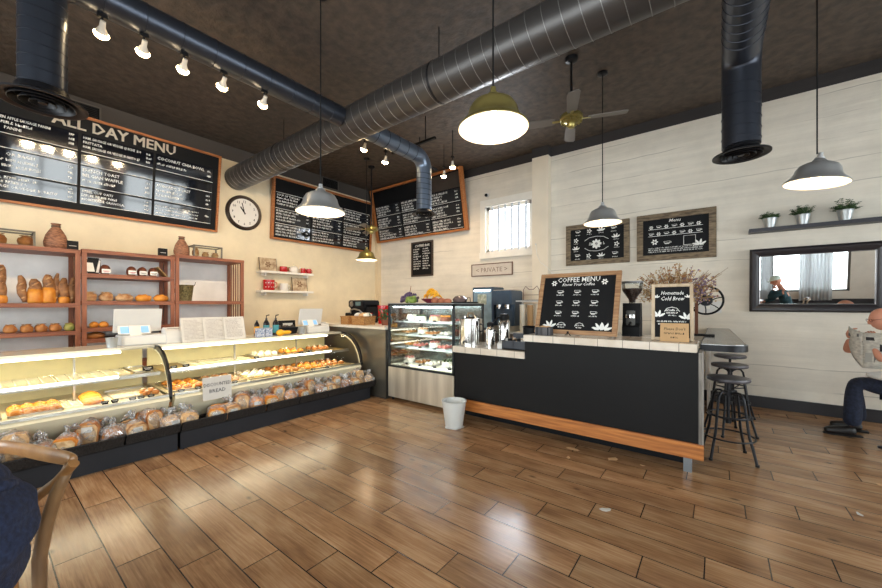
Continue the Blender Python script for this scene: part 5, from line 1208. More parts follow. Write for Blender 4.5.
t = thing('flower_stand', 'plain low white pedestal under the dried flowers', 'pedestal', (-.36, 4.66, 0)); bx('block', (-.14,.14,-.16,.16,0,1.08), WHITEP, t); bx('cap', (-.15,.15,-.17,.17,1.08,1.12), WHITEP, t)
# dark wheel (grinder flywheel) with side panel
t = thing('flywheel', 'black spoked flywheel standing behind the cold brew board, on the steel bar', 'wheel', (-.13+.02, 5.0, 1.092))
bm = bmn(); rw=.155; zc_=.40
tube(bm, [(rw*math.cos(2*PI*k/36), 0, zc_+rw*math.sin(2*PI*k/36)) for k in range(37)], .011, 8, False); obj('rim', bm, BLACK, t, True)
for k in range(7):
    a = 2*PI*k/7; bm = bmn(); c_ = Vector((math.cos(a), 0, math.sin(a)))*.12; u_ = Vector((-math.sin(a),0,math.cos(a)))*.045
    tube(bm, [Vector((0,0,zc_)) + c_*(.4), Vector((0,0,zc_)) + c_*.8 + u_*.5, Vector((0,0,zc_))+c_*1.22 + u_*.75], .006, 6); obj('spoke', bm, BLACK, t)
bm = bmn(); lathe(bm, [(0,-.02),(.06,-.02),(.065,0),(.06,.02),(0,.02)], 24, mat=Matrix.Translation((0,0,zc_)) @ Matrix.Rotation(R(90),4,'X')); obj('hub', bm, BLKMET, t, True)
bx('stand', (-.1,-.07,-.02,.02,0,zc_), M('rust_post', srgb(116,74,54), .6, .3), t); bx('foot', (-.11,.08,-.06,.06,0,.02), BLACK, t); bx('axle', (-.1,.0,-.012,.012,zc_-.012,zc_+.012), BLACK, t)
t = thing('wall_switch', 'small white outlet box low on the wall behind the steel bar', 'outlet', (-.12, YB, 1.32)); bx('plate', (-.12,.16,-.02,0,0,.17), WHITE, t, bev=.004); bx('switch', (-.02,.02,-.026,-.02,.06,.1), WHITEP, t)
# ------------------------------------------------------------------ lower worktop items
ZL = .92
t = thing('coffee_urn', 'large polished steel coffee urn with domed lid on the lower worktop', 'coffee urn', (-2.60, 4.02, ZL)); r=.13; t.scale = (1.18,1.18,1.05)
bm = bmn(); lathe(bm, [(0,0),(r,0),(r,.24),(r+.005,.243),(r+.005,.26),(r,.262),(r,.30),(0,.30)], 36); obj('body', bm, STEELP, t, True)
bm = bmn(); lathe(bm, [(r*1.02,.30),(r*1.0,.32),(r*.6,.335),(r*.55,.35),(0,.352)], 36); lid = obj('lid', bm, STEELP, t, True)
bm = bmn(); tube(bm, [(-.04,0,.352),(-.035,0,.39),(.035,0,.39),(.04,0,.352)], .008, 8); obj('lid_handle', bm, M('bronze_handle', srgb(120,96,70), .4, .6), lid, True)
for s in (-1, 1): bm = bmn(); tube(bm, [(s*r,0,.16),(s*(r+.03),0,.18),(s*(r+.03),0,.24),(s*r,0,.26)], .008, 8); obj('side_handle', bm, BLKMET, t, True)
bm = bmn(); tube(bm, [(.02,-r,.05),(.02,-r-.04,.05),(.02,-r-.045,.02)], .009, 8); obj('tap', bm, BLKMET, t, True)
t = thing('milk_thermos', 'narrow steel thermos with black lid beside the coffee urn', 'thermos', (-2.28,3.98,ZL)); bm = bmn(); lathe(bm, [(0,0),(.055,0),(.058,.2),(.04,.245),(0,.245)], 26); obj('body', bm, STEELP, t, True); bm = bmn(); lathe(bm, [(.042,.243),(.045,.29),(.02,.305),(0,.305)], 20); obj('lid', bm, BLACK, t, True); bm = bmn(); tube(bm, [(.055,0,.2),(.095,0,.19),(.095,0,.08),(.056,0,.06)], .008, 8); obj('handle', bm, BLACK, t, True)
t = thing('pump_dispenser', 'steel airpot with curved black pump arm on the lower worktop', 'dispenser', (-2.18,4.16,ZL)); bm = bmn(); lathe(bm, [(0,0),(.075,0),(.075,.3),(.06,.33),(0,.33)], 26); obj('body', bm, STEELP, t, True); bm = bmn(); lathe(bm, [(.06,.33),(.065,.37),(.05,.40),(0,.41)], 20); obj('head', bm, BLACK, t, True); bm = bmn(); tube(bm, [(0,-.05,.37),(-.02,-.12,.36),(-.06,-.16,.31),(-.09,-.17,.25)], .012, 8); obj('spout', bm, BLACK, t, True)
t = thing('condiment_bin', 'black condiment organiser with packets beside the bar step', 'organiser', (-1.86,3.95,ZL)); bm = bmn(); box(bm,-.16,.14,-.15,.15,0,.012); box(bm,-.16,-.15,-.15,.15,0,.11); box(bm,.13,.14,-.15,.15,0,.15); box(bm,-.16,.14,-.15,-.14,0,.10); box(bm,-.16,.14,.14,.15,0,.17); box(bm,-.02,-.01,-.15,.15,0,.12); obj('tray', bm, M('navy_plastic', srgb(28,32,44), .4), t)
for k in range(10):
    p = thing('sugar_packet', 'small paper packet in the black organiser, %s' % (ORD[k] + ' from the left'), 'packet', (-1.99+.027*k, 3.93+.05*((k*3)%4-1.5), ZL+.09), (rnd.uniform(-.4,.4), rnd.uniform(-.5,.5), rnd.uniform(-1,1)), 'packets in the organiser'); bx('sleeve', (-.022,.022,-.004,.004,-.03,.035), (PAPER, KRAFT, WHITEP)[k%3], p)
t = thing('cup_caddy', 'black round holder behind the condiment organiser', 'holder', (-1.80,4.16,ZL)); bm = bmn(); lathe(bm, [(0,0),(.1,0),(.11,.25),(.1,.25),(.09,.01),(0,.01)], 26); obj('body', bm, BLACK, t, True); bm = bmn(); lathe(bm, [(.11,.24),(.116,.25),(.11,.26)], 26); obj('rim', bm, BLKMET, t, True)
t = thing('straw_box', 'white box of sugar sachets on the lower worktop', 'box', (-2.04,3.86,ZL)); bx('body', (-.05,.05,-.05,.05,0,.06), WHITE, t, bev=.003)
bm = bmn()
for k in range(6): box(bm, -.045+k*.016, -.037+k*.016, -.04, .04, .01, .078)
obj('sachets', bm, PAPER, t)
# back counter with espresso machine, cup stacks and picture fridge
t = thing('back_counter', 'pale back counter along the rear wall behind the bar', 'counter', (-2.3, 6.35, 0)); bx('carcass', (-1.7,1.9,-.3,.24,0,.9), M('back_cabinet', srgb(110,100,92), .6), t); bx('worktop', (-1.72,1.92,-.33,.25,.9,.94), WHITEP, t)
ZK = .94
t = thing('espresso_machine', 'blue-grey espresso machine behind the thermos on the back counter', 'espresso machine', (-3.17, 6.2, ZK)); BG = M('blue_grey_enamel', srgb(74,92,112), .3, .4, var=.15)
bx('body', (-.20,.18,-.1,.25,.10,.74), BG, t, bev=.02, smooth=True); bx('head', (-.21,.19,-.25,.25,.50,.76), BG, t, bev=.015, smooth=True); bx('drip_tray', (-.2,.18,-.27,.2,.0,.10), STEEL, t)
for k in range(2): bm = bmn(); lathe(bm, [(0,.34),(.045,.34),(.045,.42),(0,.42)], 16, (-.09+.17*k,-.18,0.08)); tube(bm, [(-.09+.17*k,-.2,.44),(-.09+.17*k,-.33,.42)], .014, 8); obj('group_head', bm, STEELP, t, True)
bx('cup_rail', (-.2,.18,-.2,.2,.76,.775), STEEL, t)
t = thing('drinks_fridge', 'small lit blue-framed drinks fridge with a picture, behind the urn', 'fridge', (-3.66, 6.3, ZK)); bx('cabinet', (-.24,.24,-.2,.22,0,.84), BG, t, bev=.01); bx('glass_door', (-.2,.2,-.215,-.2,.05,.80), M('lit_fridge_glass', srgb(150,180,200), .1, var=.3, scale=6), t); bx('lamp_strip', (-.19,.17,-.225,-.215,.76,.785), TUBEW, t); bx('picture', (-.11,.09,-.22,-.215,.5,.7), M('green_white_picture', srgb(226,230,220), .5, 0, 0, 14, 0, srgb(120,140,110)), t)
t = thing('cup_shelf', 'white shelf of upturned cups above the cup stacks, left of the coffee menu board', 'shelf', (-2.66, 6.2, ZK)); bx('board', (-.28,.3,-.14,.18,.55,.575), WHITE, t); 
for sx in (-.26,.26): bx('post', (sx-.012,sx+.012,.1,.13,0,.55), STEEL, t)
for k in range(3):
    s = thing('cup_stack', 'tall stack of paper cups under the white shelf, %s one' % ('left','middle','right')[k], 'cup stack', (-2.84+.15*k, 6.14, ZK), 0, 'paper cup stacks'); bm = bmn()
    for q in range(12): lathe(bm, [(.042,q*.038),(.055,q*.038+.07),(.058,q*.038+.07),(.058,q*.038+.074)], 16)
    obj('cups', bm, (CREAMF, KRAFT, CREAMF)[k], s, True); bm = bmn(); lathe(bm, [(0,.49),(.06,.49),(.06,.5),(0,.505)], 16); obj('lid', bm, WHITE, s, True)
t = thing('wire_rack_holder', 'scrolled dark wire holder on the white cup shelf', 'rack', (-2.70,6.2,ZK+.575)); bm = bmn(); tube(bm, [(-.15,0,0),(-.15,0,.2),(-.11,0,.26),(-.04,0,.2),(.04,0,.2),(.11,0,.26),(.15,0,.2),(.15,0,0)], .006, 6); tube(bm, [(-.15,0,.1),(.15,0,.1)], .005, 6); obj('frame', bm, M('rosy_wire', srgb(110,76,74), .5, .4), t); bx('foot', (-.16,.16,-.05,.05,0,.01), BLKMET, t)
# camera and cables on the back wall
t = thing('security_camera', 'small dome camera above the barred window', 'camera', (-3.92, YB-.035, 3.78)); bm = bmn(); lathe(bm, [(0,0),(.04,0),(.04,.03),(0,.03)], 16, mat=Matrix.Rotation(R(90),4,'X')); obj('base', bm, WHITE, t, True); bm = bmn(); blob(bm, (0,-.05,-.01), (.035,.035,.035), 2); obj('dome', bm, BLACK, t, 'all')
t = thing('wall_cable', 'thin white cable looping down the wall from the barred window', 'cable', (-2.78,YB,2.6)); bm = bmn(); tube(bm, [(0,-.16,.0),(.03,-.165,-.2),(.10,-.165,-.36),(.22,-.165,-.45),(.30,-.02,-.6),(.31,-.02,-.9)], .006, 6); obj('wire', bm, WHITEP, t); bx('clip', (-.01,.01,-.17,-.14,-.01,.01), WHITE, t)

# ------------------------------------------------------------------ right wall side: plant shelf and mirror
t = thing('wall_shelf', 'long dark floating shelf holding three potted plants', 'shelf', (.34, YB, 2.44)); bx('board', (0,1.55,-.17,0,0,.05), M('dark_shelf', srgb(52,52,60), .45, var=.15), t, bev=.003); bx('lip', (0,1.55,-.178,-.17,0,.05), M('dark_shelf', ), t)
rp = random.Random(11)
def pot(label, x, s):
    t = thing('potted_plant', label, 'potted plant', (x, YB-.09, 2.49), 0, 'potted plants on the dark shelf')
    bm = bmn(); lathe(bm, [(0,0),(.052,0),(.074,.125),(.078,.128),(.078,.135),(.068,.13),(.05,.01),(0,.01)], 24); obj('pot', bm, POTM, t, True)
    bm = bmn(); lathe(bm, [(0,.118),(.068,.118)], 20); obj('soil', bm, DARKB, t)
    bm = bmn(); bs = bmn()
    for k in range(34):
        a = rp.uniform(0,2*PI); q = rp.random()**.5*.12*s; h_ = rp.uniform(.17,.27)*s; p1 = Vector((math.cos(a)*q, math.sin(a)*q*.7, max(.15,h_-q*.4))); p0 = Vector((math.cos(a)*.02, math.sin(a)*.02, .115))
        tube(bs, [p0, (p0+p1)/2+Vector((0,0,.01)), p1], .0018, 4, False)
        for u_ in (.55,.7,.85,1.0): 
            for sd in (-1,1):
                p = p0.lerp(p1,u_); blob(bm, p+Vector((sd*.010,rp.uniform(-.01,.01),.003)), (.015,.008,.003), 1, rot=(rp.uniform(-.6,.6), rp.uniform(-.6,.6), a+sd))
    obj('foliage', bm, GREENL, t); obj('stems', bs, GREENL, t)
pot('leftmost small green plant in a galvanised pot on the dark shelf', .56, .85)
pot('middle trailing green plant in a galvanised pot on the dark shelf', .88, 1.0)
pot('rightmost, fullest green plant in a galvanised pot on the dark shelf', 1.26, 1.1)
t = thing('wall_mirror', 'wide dark-framed wall mirror under the plant shelf', 'mirror', (.985, YB-.01, 1.345), (R(4.2), 0, 0))
FM = M('dark_espresso_frame', srgb(46,42,46), .3, .1, var=.2); w_=.635; h_=.87; fw=.105
bm = bmn()
def mit(pts_o, pts_i):
    """one mitred moulding side with a rounded profile"""
    prof = [(0,-.0),(0,-.03),(.25,-.055),(.6,-.05),(.85,-.03),(1,-.028),(1,0)]
    rings = []
    for po, pi in zip(pts_o, pts_i): rings.append([bm.verts.new((po[0]+(pi[0]-po[0])*u, y, po[1]+(pi[1]-po[1])*u)) for u, y in prof])
    for i in range(len(prof)-1): bm.faces.new((rings[0][i], rings[0][i+1], rings[1][i+1], rings[1][i]))
O_ = [(-w_,0),(w_,0),(w_,h_),(-w_,h_)]; I_ = [(-w_+fw,fw),(w_-fw,fw),(w_-fw,h_-fw),(-w_+fw,h_-fw)]
for k in range(4): mit((O_[k],O_[(k+1)%4]), (I_[k],I_[(k+1)%4]))
obj('frame', bm, FM, t, True)
bx('mirror_glass', (-w_+fw-.005,w_-fw+.005,-.026,-.02,fw-.005,h_-fw+.005), M('mirror_silver', (.92,.93,.93), .0, 1), t)
bm = bmn(); 
for k in range(4): a,b_ = I_[k], I_[(k+1)%4]; tube(bm, [(a[0],-.03,a[1]),(b_[0],-.03,b_[1])], .006, 6)
obj('inner_bead', bm, M('silver_bead', srgb(150,148,150), .3, .7), t)
# ------------------------------------------------------------------ waste bin and flakes on the floor
t = thing('waste_bin', 'translucent white plastic waste bin with a liner at the bar corner', 'bin', (-2.47, 3.46, 0))
t.scale = (1.13, 1.13, 1.0)
bm = bmn(); n=28; prof=[(.0,.008),(.088,.008),(.092,.02),(.125,.30),(.131,.303),(.131,.315),(.121,.315),(.118,.30),(.085,.03),(0,.03)]
vs = lathe(bm, prof, 28)
bm_m = M('milky_plastic', srgb(226,226,222), .35, var=.05); bm_m.node_tree.nodes['Principled BSDF'].inputs['Transmission Weight'].default_value = .25
obj('bin_body', bm, bm_m, t, True)
bm = bmn(); lathe(bm, [(0,0),(.10,0),(.108,.012),(.095,.02),(0,.008)], 5, mat=Matrix.Rotation(.5,4,'Z')); obj('base_skirt', bm, bm_m, t)
bm = bmn(); lathe(bm, [(.119,.30),(.116,.29),(.10,.15),(.07,.08),(0,.06)], 20); obj('liner', bm, bm_m, t, True)
FL = M('plaster_flake', srgb(206,164,118), .9, var=.15)
for k, (x, y, s, lab) in enumerate(((-1.15,3.65,.07,'largest tan paper scrap on the floor before the bar'),(-.78,3.64,.07,'folded tan scrap on the floor near the bar middle'),(-1.12,3.42,.035,'tiny pale scrap nearer the camera than the tan ones'),(-.54,3.66,.025,'smallest tan scrap near the bar right end'),(-.63,2.71,.05,'pale scrap lying alone in the middle of the floor'),(.77,3.72,.03,'small white scrap on the floor at right'),(1.04,4.42,.05,'yellowish scrap at the right picture edge on the floor'))):
    rq = random.Random(k); bm = bmn(); P = [(s*rq.uniform(.6,1)*math.cos(2*PI*i/9), s*.55*rq.uniform(.5,1)*math.sin(2*PI*i/9)) for i in range(9)]
    vs = prism(bm, P, .0005, .0025, 'xy'); 
    for v in vs: v.co.z += .004*abs(math.sin(v.co.x*40))
    o = obj('paper_scrap', bm, FL if k not in (4,5) else PAPER, None, loc=(x,y,0), rot=(0,0,k)); tag(o, lab, 'paper scrap', 'scraps on the floor')
# ------------------------------------------------------------------ people
def skin_mesh(pts, edges, radii, sub=2):
    me = bpy.data.meshes.new('s'); me.from_pydata([Vector(p) for p in pts], edges, []); o = bpy.data.objects.new('s', me); C.objects.link(o)
    mo = o.modifiers.new('skin', 'SKIN'); mo.use_smooth_shade = True; mo.branch_smoothing = .6
    for i, r_ in enumerate(radii):
        rr_ = r_ if isinstance(r_, tuple) else (r_, r_); me.skin_vertices[0].data[i].radius = rr_
    me.skin_vertices[0].data[0].use_root = True
    s_ = o.modifiers.new('sub', 'SUBSURF'); s_.levels = sub; s_.render_levels = sub
    dg = bpy.context.evaluated_depsgraph_get(); out = bpy.data.meshes.new_from_object(o.evaluated_get(dg))
    bpy.data.objects.remove(o); bpy.data.meshes.remove(me); return out
def add_mesh(bm, me):
    bm.from_mesh(me); bpy.data.meshes.remove(me)
def head_into(bm, c, fdir, sc=1.0):
    """head with brow, nose, lips, chin and ears, looking along fdir (local -Y)"""
    f = Vector(fdir).normalized(); q = f.to_track_quat('-Y', 'Z').to_matrix().to_4x4(); m_ = Matrix.Translation(c) @ q @ Matrix.Scale(sc, 4)
    tb = bmn(); bmesh.ops.create_icosphere(tb, subdivisions=4, radius=1)
    for v in tb.verts:
        p = v.co.copy(); x, y, z = p.x*.074, p.y*.096, p.z*.118
        if z < -.02: k = 1-min(1, (-.02-z)/.1)*.36; x *= k; y = y*(1-min(1,(-.02-z)/.1)*.16) - .006
        if y < 0:
            g = lambda cx, cz, sx, sz: math.exp(-((x-cx)/sx)**2 - ((z-cz)/sz)**2)
            y -= .026*g(0,-.022,.011,.018) + .012*g(0,.0,.009,.022) + .007*(g(0,-.058,.022,.006)+g(0,-.070,.020,.007)) + .010*g(0,-.098,.022,.014)
            y -= .006*g(0,.028,.05,.009); y += .011*(g(.031,.008,.016,.010)+g(-.031,.008,.016,.010)); y += .004*g(0,-.046,.02,.006)
        v.co = Vector((x, y, z))
    for s in (-1, 1):
        eb = bmn(); e_ = bmesh.ops.create_icosphere(eb, subdivisions=2, radius=1)['verts']
        for v in e_: v.co = Vector((s*.076+v.co.x*.010, .012+v.co.y*.017+v.co.z*.004, -.005+v.co.z*.031))
        me = bpy.data.meshes.new('e'); eb.to_mesh(me); eb.free(); add_mesh(tb, me)
        eb = bmn(); e_ = bmesh.ops.create_icosphere(eb, subdivisions=2, radius=.0115)['verts']
        for v in e_: v.co += Vector((s*.031, -.079, .008))
        me = bpy.data.meshes.new('e'); eb.to_mesh(me); eb.free(); add_mesh(tb, me)
    me = bpy.data.meshes.new('h'); tb.transform(m_); tb.to_mesh(me); tb.free(); add_mesh(bm, me); return m_
def hand_into(bm, w_, d, pn, side, curl=.5, sc=1.0):
    """hand from the wrist w_, pointing along d, palm facing pn; thumb on the given side"""
    d = Vector(d).normalized(); pn = Vector(pn); pn = (pn - d*pn.dot(d)).normalized(); a = d.cross(pn)*side
    W = Vector(w_)
    pal = skin_mesh([W, W+d*.045*sc, W+d*.085*sc], [(0,1),(1,2)], [(.024*sc,.017*sc),(.034*sc,.016*sc),(.038*sc,.014*sc)], 1); 
    add_mesh(bm, pal)
    for k, (off, ln) in enumerate(((.029,.072),(.010,.080),(-.009,.075),(-.027,.058))):
        p = W + d*.078*sc + a*off*sc; pts = [p - d*.02*sc, p]; dd = d.copy()
        for j in range(3):
            ang = curl*(.55+.25*j); dd = (dd*math.cos(ang) + pn*math.sin(ang)).normalized(); p = p + dd*ln*sc*(.42,.32,.26)[j]; pts.append(p)
        tube(bm, pts, [.0085*sc,.009*sc,.0085*sc,.0078*sc,.006*sc], 8)
    p = W + d*.025*sc + a*.024*sc; dd = (d*.6 + a*.7 + pn*.35).normalized(); pts = [p]
    for j in range(3): pts.append(pts[-1] + dd*.030*sc); dd = (dd + d*.35 + pn*.25*curl).normalized()
    tube(bm, pts, [.013*sc,.0115*sc,.010*sc,.007*sc], 8)
def person(label, J, look, mats, hands, cap=None, long_sleeve=False, glasses=False):
    """J: joint positions in world space"""
    skinm, shirt, trous, shoe = mats
    t = thing('person', label, 'person', (J['hip'][0], J['hip'][1], 0)); off = Vector((J['hip'][0], J['hip'][1], 0))
    P = {k: Vector(v) - off for k, v in J.items()}
    lerp = lambda a, b, u: P[a].lerp(P[b], u)
    names = ['hip','belly','chest','neck','headb','shl','ell','wrl','shr','elr','wrr','hil','knl','anl','hir','knr','anr']
    P['belly'] = lerp('hip','chest',.5); P['headb'] = lerp('neck','head',.6)
    rad = dict(hip=(.15,.12), belly=(.155,.125), chest=(.165,.12), neck=.055, headb=.055, shl=.062, ell=.038, wrl=.026, shr=.062, elr=.038, wrr=.026, hil=.088, knl=.062, anl=.042, hir=.088, knr=.062, anr=.042)
    E_ = [('hip','belly'),('belly','chest'),('chest','neck'),('neck','headb'),('chest','shl'),('shl','ell'),('ell','wrl'),('chest','shr'),('shr','elr'),('elr','wrr'),('hip','hil'),('hil','knl'),('knl','anl'),('hip','hir'),('hir','knr'),('knr','anr')]
    idx = {n: i for i, n in enumerate(names)}
    bm = bmn(); add_mesh(bm, skin_mesh([P[n] for n in names], [(idx[a], idx[b]) for a, b in E_], [rad[n] for n in names]))
    hm = head_into(bm, P['head'], look)
    for (wr, d, pn, sd, cu) in hands: hand_into(bm, P[wr], d, pn, sd, cu)
    obj('body', bm, skinm, t, 'all')
    def cloth(nm, ns, es, mat, add, over={}):
        ix = {n: i for i, n in enumerate(ns)}; rr = []
        for n in ns:
            r_ = over.get(n, rad.get(n, .05)); rr.append(tuple(q+add for q in r_) if isinstance(r_, tuple) else r_+add)
        bm = bmn(); add_mesh(bm, skin_mesh([P[n] for n in ns], [(ix[a], ix[b]) for a, b in es], rr)); return obj(nm, bm, mat, t, 'all')
    P['sll'] = lerp('shl','ell',.62); P['slr'] = lerp('shr','elr',.62); P['coll'] = lerp('neck','headb',.1); rad['sll'] = rad['slr'] = .056; rad['coll'] = .056
    if long_sleeve:
        P['cfl'] = lerp('ell','wrl',.9); P['cfr'] = lerp('elr','wrr',.9); rad['cfl'] = rad['cfr'] = .032
        cloth('jacket', ['hip','belly','chest','coll','shl','ell','cfl','shr','elr','cfr'], [('hip','belly'),('belly','chest'),('chest','coll'),('chest','shl'),('shl','ell'),('ell','cfl'),('chest','shr'),('shr','elr'),('elr','cfr')], shirt, .016)
    else:
        cloth('shirt', ['hip','belly','chest','coll','shl','sll','shr','slr'], [('hip','belly'),('belly','chest'),('chest','coll'),('chest','shl'),('shl','sll'),('chest','shr'),('shr','slr')], shirt, .014)
    P['hm1'] = lerp('knl','anl',1.0); P['hm2'] = lerp('knr','anr',1.0); rad['hm1'] = rad['hm2'] = .064
    cloth('trousers', ['hip','hil','knl','hm1','hir','knr','hm2'], [('hip','hil'),('hil','knl'),('knl','hm1'),('hip','hir'),('hir','knr'),('knr','hm2')], trous, .016)
    for s in ('l', 'r'):
        a_, b_ = P['an'+s], P['to'+s]; dr = (b_-a_); dr.z = 0; dr.normalize()
        bm = bmn(); A0 = Vector((a_.x, a_.y, .058)) - dr*.04
        pts = [A0 + dr*.0, A0+dr*.07, A0+dr*.15+Vector((0,0,-.008)), A0+dr*.22+Vector((0,0,-.014)), A0+dr*.265+Vector((0,0,-.02))]
        add_mesh(bm, skin_mesh(pts, [(0,1),(1,2),(2,3),(3,4)], [.052,.056,.052,.046,.034])); 
        for v in bm.verts:
            if v.co.z < .012: v.co.z = .012
        sh_ = obj('shoe', bm, shoe, t, 'all')
        bm = bmn(); A = [A0+dr*(-.04+.305*i/8) for i in range(9)]; n_ = Vector((-dr.y, dr.x, 0)); wd = [.028,.038,.038,.036,.038,.044,.044,.038,.02]
        poly = [(p+n_*q) for p, q in zip(A, wd)] + [(p-n_*q) for p, q in zip(A[::-1], wd[::-1])]
        prism(bm, [(p.x, p.y) for p in poly], 0, .016, 'xy'); obj('sole', bm, BLACK, sh_)
    if glasses:
        bm = bmn()
        for s in (-1, 1):
            vs0 = len(bm.verts); tube(bm, [(s*.032+.024*math.cos(2*PI*k/16), -.1, .006+.017*math.sin(2*PI*k/16)) for k in range(17)], .0022, 6, False)
            tube(bm, [(s*.056,-.098,.01),(s*.078,-.04,.012),(s*.080,.015,.008)], .002, 6)
        tube(bm, [(-.008,-.101,.008),(.008,-.101,.008)], .002, 6)
        xf(bm, list(bm.verts), hm); obj('glasses', bm, M('red_brown_glasses', srgb(96,34,34), .3), t)
    if cap is not None:
        bm = bmn(); vs = lathe(bm, [(.084,.03),(.088,.05),(.082,.09),(.055,.125),(0,.138)], 24)
        for v in bm.verts: v.co.y *= 1.18
        prism(bm, [(-.07,-.09),(-.05,-.155),(0,-.172),(.05,-.155),(.07,-.09),(.0,-.07)], .034, .042, 'xy')
        xf(bm, list(bm.verts), hm); obj('cap', bm, cap, t, True)
    return t
JEANS = M('dark_jeans', srgb(34,42,64), .9, 0, 0, 40, .3, srgb(22,28,44))
J1 = dict(hip=(1.62,6.02,.53), chest=(1.53,6.02,.90), neck=(1.49,6.02,1.09), head=(1.41,6.02,1.285), shl=(1.50,5.84,1.04), ell=(1.33,5.72,.86), wrl=(1.30,5.82,1.04),
          shr=(1.47,6.21,1.03), elr=(1.175,6.20,.90), wrr=(1.195,6.13,1.05), hil=(1.58,5.93,.53), knl=(1.19,5.91,.59), anl=(1.16,5.88,.10), tol=(.95,5.84,.04), hir=(1.58,6.12,.53), knr=(1.22,6.13,.57), anr=(1.26,6.14,.10), tor=(1.06,6.16,.04))
# the chair he sits on
def chair(label, x, y, rz, mat, seatz=.46):
    t = thing('dining_chair', label, 'chair', (x,y,0), rz)   # faces local -Y
    bm = bmn(); lathe(bm, [(0,seatz-.03),(.2,seatz-.03),(.21,seatz-.015),(.2,seatz),(0,seatz-.006)], 28); obj('seat', bm, mat, t, True)
    for sx in (-1,1):
        bm = bmn(); tube(bm, [(sx*.16,-.15,seatz-.02),(sx*.19,-.19,0)], .015, 8, r2=.011); obj('leg', bm, mat, t, True)
        bm = bmn(); tube(bm, [(sx*.21,.22,0),(sx*.18,.18,seatz),(sx*.19,.24,.84)], .014, 8); obj('leg', bm, mat, t, True)
    bm = bmn(); tube(bm, [(-.19,.24,.82),(-.12,.285,.845),(0,.3,.85),(.12,.285,.845),(.19,.24,.82)], .02, 8); obj('back_rail', bm, mat, t, True)
    bm = bmn(); tube(bm, [(-.182,.21,.62),(0,.25,.62),(.182,.21,.62)], .012, 8); obj('back_slat', bm, mat, t, True)
    bm = bmn(); tube(bm, [(.16*math.cos(2*PI*k/20), .16*math.sin(2*PI*k/20), .2) for k in range(21)], .007, 6, False); obj('leg_ring', bm, mat, t, True)
    return t
chair('bentwood chair under the seated man reading at the right edge', 1.66, 6.03, R(-90), M('grey_brown_chair', srgb(150,130,106), .5, var=.2), .44)
person('bald person in glasses and dark T-shirt and jeans, seated at right holding a newspaper', J1, (-1, -.18, -.22), (SKIN, M('black_tshirt', srgb(26,28,34), .9, var=.2), JEANS, M('black_leather_shoe', srgb(26,24,24), .4)),
       [('wrr', (-.05,-.1,1), (.5,-.6,0), 1, .9), ('wrl', (-.1,.15,1), (0,.8,0), -1, .9)], glasses=True)
t = thing('newspaper', 'open newspaper held up by the seated person at right', 'newspaper', (1.185, 6.00, .765))
NEWS = M('newsprint', srgb(208,204,194), .9, 0, 0, 26, 0, srgb(178,174,166), stretch=(1,1,2))
def sheet(nm, P4, n=8, bulge=.02, parent=None, mat=NEWS, th=.003):
    bm = bmn(); a, b_, c_, d_ = [Vector(p) for p in P4]; nr = (b_-a).cross(d_-a).normalized(); G = []
    for sgn in (0, 1):
        g = [[bm.verts.new(a.lerp(b_, i/n).lerp(d_.lerp(c_, i/n), j/n) + nr*(bulge*math.sin(PI*i/n) + .3*bulge*math.sin(3*PI*j/n) + th*sgn)) for j in range(n+1)] for i in range(n+1)]; G.append(g)
        for i in range(n):
            for j in range(n): bm.faces.new((g[i][j], g[i+1][j], g[i+1][j+1], g[i][j+1]))
    for i in range(n):
        for (x0, y0, x1, y1) in ((i,0,i+1,0),(i,n,i+1,n),(0,i,0,i+1),(n,i,n,i+1)):
            bm.faces.new((G[0][x0][y0], G[0][x1][y1], G[1][x1][y1], G[1][x0][y0]))
    return obj(nm, bm, mat, parent, 'all')
pg = sheet('left_page', [(-.015,0,.20),(.04,-.19,.0),(.04,-.19,.38),(-.02,0,.44)], parent=t)
pg2 = sheet('right_page', [(.04,-.19,.0),(.36,-.34,.03),(.36,-.34,.385),(.04,-.19,.38)], parent=t)
def block(a, b_, u0, u1, v0, v1, nm, mt, par):
    A = Vector(a); B = Vector(b_); 
    q = [A.lerp(B, u0)+Vector((0,0,v0)), A.lerp(B, u1)+Vector((0,0,v0)), A.lerp(B, u1)+Vector((0,0,v1)), A.lerp(B, u0)+Vector((0,0,v1))]
    nr = Vector((A.y-B.y, B.x-A.x, 0)).normalized(); nr = nr if nr.y < 0 else -nr
    bm = bmn(); lo = [bm.verts.new(p + nr*.020) for p in q]; hi = [bm.verts.new(p + nr*.022) for p in q]
    bm.faces.new(hi); bm.faces.new(lo[::-1])
    for i in range(4): bm.faces.new((lo[i], lo[(i+1)%4], hi[(i+1)%4], hi[i]))
    obj(nm, bm, mt, par)
GREYP = M('grey_newsprint_photo', srgb(120,120,118), .9, var=.3, scale=30); DKP = M('dark_newsprint_photo', srgb(52,50,52), .9, var=.3, scale=30)
block((.04,-.19,0), (.36,-.34,0), .08, .95, .30, .335, 'headline', DKP, pg2); block((.04,-.19,0), (.36,-.34,0), .35, .8, .19, .27, 'photo', DKP, pg2)
block((-.015,0,0), (.04,-.19,0), .1, .9, .33, .365, 'headline', GREYP, pg)
for k in range(5): block((.04,-.19,0), (.36,-.34,0), .06+.18*k, .20+.18*k, .07, .17, 'column', GREYP if k % 2 else M('light_column', srgb(168,165,158), .9), pg2)
# table in front of him
t = thing('round_table', 'round white-topped cafe table in front of the seated reader at right', 'table', (1.56,5.50,0))
bm = bmn(); lathe(bm, [(0,.715),(.36,.715),(.37,.725),(.37,.735),(.36,.745),(0,.745)], 40); obj('tabletop', bm, WHITE, t, True)
bm = bmn(); tube(bm, [(0,0,.02),(0,0,.715)], .03, 14); obj('column', bm, BLKMET, t, True)
for k in range(4):
    a = R(45+90*k+135); bm = bmn(); tube(bm, [(0,0,.05),(.30*math.cos(a),.30*math.sin(a),.025)], .02, 8, r2=.014); obj('base_foot', bm, BLKMET, t)
